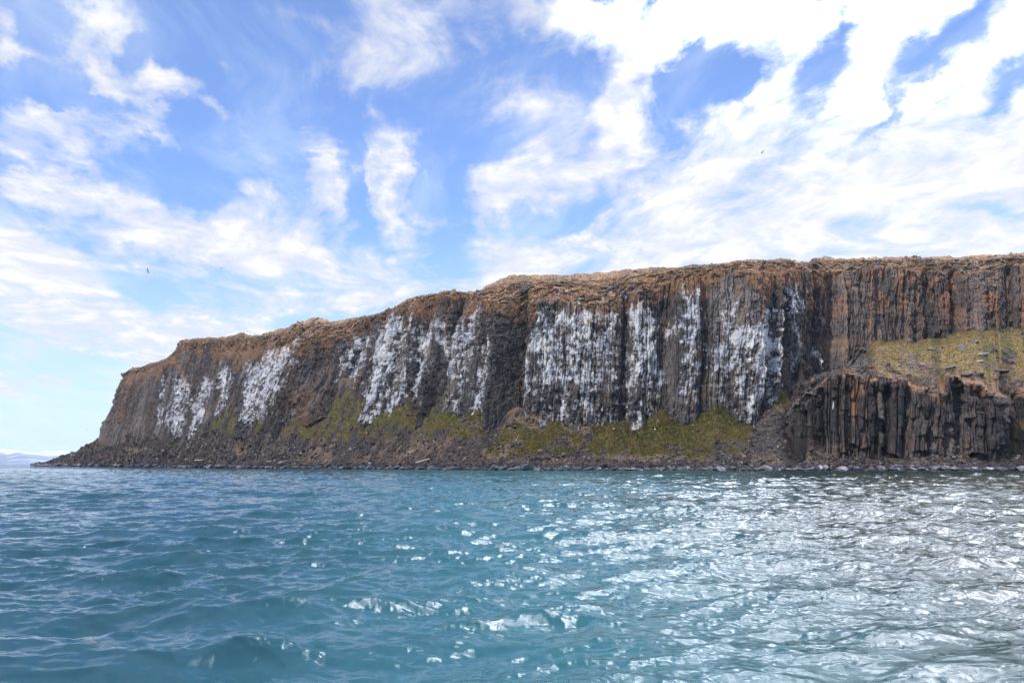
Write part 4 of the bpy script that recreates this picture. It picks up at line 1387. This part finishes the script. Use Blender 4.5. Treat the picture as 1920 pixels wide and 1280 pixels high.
def build_boulders():
    r = random.Random(4)
    n = 0
    for (a, b, lab) in ZONES:
        X = a
        while X < b:
            i = int(np.clip(X - 60, 0, len(talX) - 1))
            j = r.randint(7, 12)
            p = talP[i, j]
            D = p[1]
            sz = r.choice([0.8, 0.9, 1.1, 1.3, 1.6]) * (1.0 if D < 260 else min(1.9, D / 260))
            z = 0.25 * sz + r.uniform(0, 0.25)
            boulder((p[0], p[1] + r.uniform(-2.2, 0.5), max(z, 0.1)), sz, M_WET, lab, 'wet boulders along the waterline, ' + lab.split(' at the waterline ')[-1] if 'waterline' in lab else 'boulders of the rocky point', flat=r.choice([0.5, 0.65]), stretch=(1.25, 1, 1))
            n += 1
            sz *= 1.15
            X += sz * FPX / D * r.uniform(1.0, 1.9)
    # dry boulders on the slope
    dz = [(200, 480, 'dark dry boulder lying on the scree under the left headland', 10, 832, 862),
          (480, 700, 'dark dry boulder lying on the scree left of the long grass strip', 12, 800, 862),
          (700, 930, 'dark dry boulder lying on the scree under the middle of the cliff', 12, 822, 866),
          (930, 1110, 'dark dry boulder on the scree between the two main moss patches', 8, 838, 866),
          (1380, 1480, 'grey brown boulder in the scree chute left of the column wall', 14, 780, 864),
          (1480, 1900, 'brown boulder fallen at the foot of the column wall', 18, 848, 866)]
    for (a, b, lab, cnt, y0, y1) in dz:
        for q in range(cnt):
            p = talus_at(r.uniform(a, b), r.uniform(y0, y1))
            D = p[1]
            sz = r.uniform(0.45, 1.0) * max(1, D / 260)
            boulder((p[0], p[1], p[2] + 0.15 * sz), sz, M_DRY, lab, lab, flat=r.choice([0.5, 0.65, 0.8]))
            n += 1
    # ones that stand out
    p = talus_at(1665, 860)
    boulder((p[0], p[1] - 3.0, 1.1), 3.1, M_DRY, 'largest flat brown boulder at the waterline below the column wall', flat=0.5, k=2, rz=0.1, stretch=(1.15, 0.9, 0.85), tilt=0.05)
    for (X, Y, s, st, lab) in [(1518, 848, 1.1, (1.2, 1, .7), 'angular grey brown block at the left foot of the column wall'),
                               (1655, 843, 1.0, (1.3, 1, .8), 'blunt grey block resting above the largest flat boulder'),
                               (1672, 846, 1.5, (1.5, .8, .55), 'long tilted slab just right of the blunt grey block'),
                               (1775, 836, 1.9, (1.8, .8, .35), 'flat thin slab lying above the rusty rubble heap')]:
        p = talus_at(X, Y)
        boulder((p[0], p[1] - 1.0, p[2] + 0.5), s, M_DRY, lab, stretch=st, k=r.randrange(9), rz=0.2, tilt=0.15)
    for (X, Y, s, lab) in [(865, 838, 0.6, 'small orange boulder on the dark scree left of the leftmost moss patch'),
                           (588, 824, 0.9, 'reddish boulder on the scree below the broken brown outcrop'),
                           (690, 817, 0.9, 'rusty brown boulder just below the long grass strip')]:
        p = talus_at(X, Y)
        boulder((p[0], p[1], p[2] + 0.2), s, M_RUST, lab)
    for (X, Y, s, st, lab) in [(225, 869, 2.6, (1.6, .8, .6), 'long tilted grey slab at the waterline of the left headland'),
                               (268, 870, 2.3, (1.5, .8, .6), 'second tilted grey slab at the waterline right of the longest one'),
                               (60, 870, 2.2, (1, 1, .9), 'lone pointed dark rock at the tip of the rocky point')]:
        p = talus_at(max(X, 66), 869)
        boulder((p[0], p[1] - 2, 0.7), s, M_WET, lab, stretch=st, rz=0.1)
    for (X, Y, s, st, mat, lab) in [(1755, 656, 1.3, (1.4, 1, .6), M_GREY, 'flat light grey boulder on the grassy bench under the upper cliff'),
                                    (1850, 668, 1.5, (1.3, 1, .8), M_GREY, 'largest light grey boulder on the right of the grassy bench'),
                                    (1727, 667, .9, (1.5, 1, .5), M_GREY, 'low pale slab in the grass left of the flat grey boulder'),
                                    (1843, 680, 1.1, (1.2, 1, .8), M_GREY, 'smaller grey boulder just below the largest one on the bench'),
                                    (1692, 686, .8, (1.4, 1, .6), M_GREY, 'small grey stone slab on the left edge of the grassy bench'),
                                    (1734, 684, .8, (1, 1, .8), M_GREY, 'small grey boulder at the middle of the bench edge'),
                                    (1680, 698, 1.3, (1.4, 1, .7), M_DRY, 'dark brown block on the lip of the bench'),
                                    (1786, 692, 1.5, (1.3, 1, .8), M_DRY, 'dark squared block left of the dark ledge on the bench'),
                                    (1815, 705, 2.0, (1.2, 1, .9), M_DRY, 'biggest dark block in the ledge of the bench'),
                                    (1868, 712, 1.1, (1, 1, 1.0), M_RUST, 'reddish boulder among dark blocks at the right of the bench'),
                                    (1878, 700, 1.9, (1.3, 1, .8), M_DRY, 'dark block above the reddish boulder on the bench'),
                                    (1636, 690, 1.3, (1.2, 1, .9), M_RUST, 'pinkish brown boulder behind the left end of the column tops'),
                                    (1840, 705, 1.4, (1, 1, 1.0), M_DRY, 'dark upright block between the largest dark block and the reddish boulder')]:
        p = bench_at(X, Y)
        boulder((p[0], p[1], p[2] + 0.2 * s), s, mat, lab, stretch=st, rz=r.uniform(-.3, .3), tilt=0.12)
    for (X, Y, s, lab) in [(1228, 817, .30, 'white stone in the moss, the lower of the brighter pair'),
                           (1234, 806, .26, 'white stone in the moss, the upper of the brighter pair'),
                           (1036, 853, .22, 'white stone on the scree right of the leftmost moss patch'),
                           (553, 838, .38, 'white stone on the scree right of the second yellow moss spot'),
                           (565, 850, .26, 'tiny white stone above the tilted driftwood log'),
                           (1457, 840, .34, 'white stone in the scree chute beside the column wall'),
                           (1013, 812, .18, 'tiny white stone in the leftmost bright green moss'),
                           (1044, 862, .22, 'lowest white stone on the scree between the moss patches'),
                           (282, 846, .35, 'tiny white stone on the scree under the left headland')]:
        p = talus_at(X, Y)
        boulder((p[0], p[1] - 0.3, p[2] + 0.35), s, M_PALE, lab, name='white_stone')
    print('boulders', n)


build_boulders()


# ------------------------------------------------------------------ driftwood
def wood_material():
    m = bpy.data.materials.new('bleached_driftwood')
    m.use_nodes = True
    g = NT(m.node_tree)
    g.n.clear()
    co = g.coord()
    n = g.noise(g.mapping(co, sc=(0.4, 6, 6)), 3.0, 4, 0.6)
    col = g.mix(n, (0.36, 0.30, 0.24), (0.72, 0.67, 0.58))
    bs = g.node('ShaderNodeBsdfPrincipled')
    g.l.new(col, bs.inputs['Base Color'])
    bs.inputs['Roughness'].default_value = 0.8
    o = g.node('ShaderNodeOutputMaterial')
    g.l.new(bs.outputs[0], o.inputs[0])
    return m


M_WOOD = wood_material()


def log_mesh(L, rad, seed, branch):
    r = np.random.default_rng(seed)
    ns, nr = 14, 10
    V, Fc = [], []

    def tube(p0, p1, r0, r1):
        b = len(V)
        p0, p1 = np.array(p0, float), np.array(p1, float)
        ax = (p1 - p0) / np.linalg.norm(p1 - p0)
        u = np.cross(ax, [0, 0.3, 1])
        u /= np.linalg.norm(u)
        w = np.cross(ax, u)
        for i in range(ns):
            t = i / (ns - 1)
            c = p0 + (p1 - p0) * t + np.array([0, 0.05 * math.sin(4 * t + seed), 0.07 * math.sin(3 * t + seed)]) * L / 4
            rr = r0 + (r1 - r0) * t
            for k in range(nr):
                a = 2 * math.pi * k / nr
                q = rr * (1 + 0.12 * math.sin(3 * a + seed) + r.normal(0, 0.05))
                V.append(tuple(c + u * q * math.cos(a) + w * q * math.sin(a)))
        for i in range(ns - 1):
            for k in range(nr):
                k2 = (k + 1) % nr
                Fc.append((b + i * nr + k, b + i * nr + k2, b + (i + 1) * nr + k2, b + (i + 1) * nr + k))
        Fc.append(tuple(b + k for k in range(nr))[::-1])
        Fc.append(tuple(b + (ns - 1) * nr + k for k in range(nr)))

    tube((-L / 2, 0, 0), (L / 2, 0, 0), rad, rad * 0.6)
    if branch:
        tube((-L * 0.35, 0, 0), (-L * 0.48, 0.1, rad * 4), rad * 0.5, rad * 0.25)
    me = bpy.data.meshes.new('driftwood_log')
    me.from_pydata(V, [], Fc)
    me.materials.append(M_WOOD)
    return me


for q, (X, Y, L, rad, tilt, br, lab) in enumerate([
        (378, 866, 4.8, .20, -0.03, False, 'bleached driftwood log lying level, leftmost long one on the shore'),
        (352, 862, 1.6, .14, 0.5, True, 'short forked driftwood stub left of the level log'),
        (532, 867, 3.3, .17, 0.36, False, 'pale driftwood log tilted up to the right on the scree'),
        (506, 866, 1.6, .18, -0.05, False, 'short pale driftwood piece left of the tilted log'),
        (793, 873, 3.9, .17, 0.26, False, 'tan driftwood log at the waterline, largest in the middle'),
        (773, 852, 1.6, .11, 0.35, False, 'small pale driftwood stick on the scree above the tan log'),
        (970, 833, 1.7, .07, 1.15, False, 'thin pale stick standing steeply in the leftmost moss patch')]):
    p = talus_at(X, min(Y, 868.0))
    o = bpy.data.objects.new('driftwood_log', log_mesh(L, rad, q, br))
    C.objects.link(o)
    hh = abs(math.sin(tilt)) * L / 2
    o.location = (p[0], p[1] - 1.2, p[2] + 0.45 + hh * 0.8)
    o.rotation_euler = (0, -tilt, 0)
    set_props(o, lab, 'driftwood', 'driftwood on the scree shore')


# ------------------------------------------------------------------ gulls
def bird_mesh(up, sweep, span):
    """one skin: body with head, bill and tail, wings raised by 'up'"""
    V, Fc = [], []
    st = [(-0.30, .012, .006), (-0.22, .05, .012), (-0.12, .045, .035), (0.0, .065, .06), (0.10, .06, .055), (0.17, .035, .038), (0.22, .036, .038), (0.255, .022, .022), (0.30, .005, .004)]
    nr = 10
    for (x, w, h) in st:
        for k in range(nr):
            a = 2 * math.pi * k / nr
            V.append((x, w * math.cos(a), h * math.sin(a) + (0.02 if x > 0.15 else 0)))
    for i in range(len(st) - 1):
        for k in range(nr):
            Fc.append((i * nr + k, i * nr + (k + 1) % nr, (i + 1) * nr + (k + 1) % nr, (i + 1) * nr + k))
    Fc.append(tuple(range(nr))[::-1])
    Fc.append(tuple((len(st) - 1) * nr + k for k in range(nr)))
    for sgn in (1, -1):
        b = len(V)
        sec = [(0.02, .0, .20, .02), (0.3, up[0], .17, .016), (0.62, up[1], .12, .010), (0.85, up[2], .06, .006), (1.0, up[3], .012, .003)]
        for (f, z, ch, th) in sec:
            yy = sgn * f * span / 2
            xo = 0.09 - sweep * max(0, f - 0.35)
            for (dx, dz) in ((0, 0), (-ch * .4, th), (-ch, 0), (-ch * .4, -th)):
                V.append((xo + dx, yy, 0.03 + z * span / 2 + dz))
        for i in range(len(sec) - 1):
            for k in range(4):
                f4 = (b + i * 4 + k, b + i * 4 + (k + 1) % 4, b + (i + 1) * 4 + (k + 1) % 4, b + (i + 1) * 4 + k)
                Fc.append(f4 if sgn < 0 else f4[::-1])
        Fc.append(tuple(b + 16 + k for k in range(4)))
    me = bpy.data.meshes.new('seabird')
    me.from_pydata(V, [], Fc)
    m = bpy.data.materials.get('grey_plumage')
    if not m:
        m = bpy.data.materials.new('grey_plumage')
        m.use_nodes = True
        g = NT(m.node_tree)
        bs = g.n['Principled BSDF']
        n = g.noise(g.coord(), 6.0, 3, 0.5)
        g.l.new(g.mix(n, (0.45, 0.46, 0.50), (0.62, 0.63, 0.66)), bs.inputs['Base Color'])
        bs.inputs['Roughness'].default_value = 0.7
    me.materials.append(m)
    return me


for (X, Y, D, span, up, rz, roll, lab) in [
        (1428, 287, 120, 1.05, (.22, .42, .50, .52), 0.55, 0.1, 'seabird with raised wings flying against the white cloud at right'),
        (278, 511, 140, 0.95, (.50, 1.1, 1.5, 1.6), 0.1, 0.3, 'larger seabird with wings up, left of the smaller one'),
        (415, 501, 150, .75, (.25, .35, .30, .25), 0.6, 0.7, 'smaller banking seabird over the thin cloud above the headland'),
        (164, 806, 260, .9, (.2, .3, .3, .3), 0.4, 0.2, 'distant speck of a seabird low beside the left cliff edge')]:
    o = bpy.data.objects.new('seabird', bird_mesh(up, 0.18, span))
    C.objects.link(o)
    o.location = [float(v) for v in world(X, Y, D)]
    o.rotation_euler = (roll, 0, rz)
    o.scale = (1.15,) * 3
    set_props(o, lab, 'bird', 'seabirds in flight')

print('scene built')
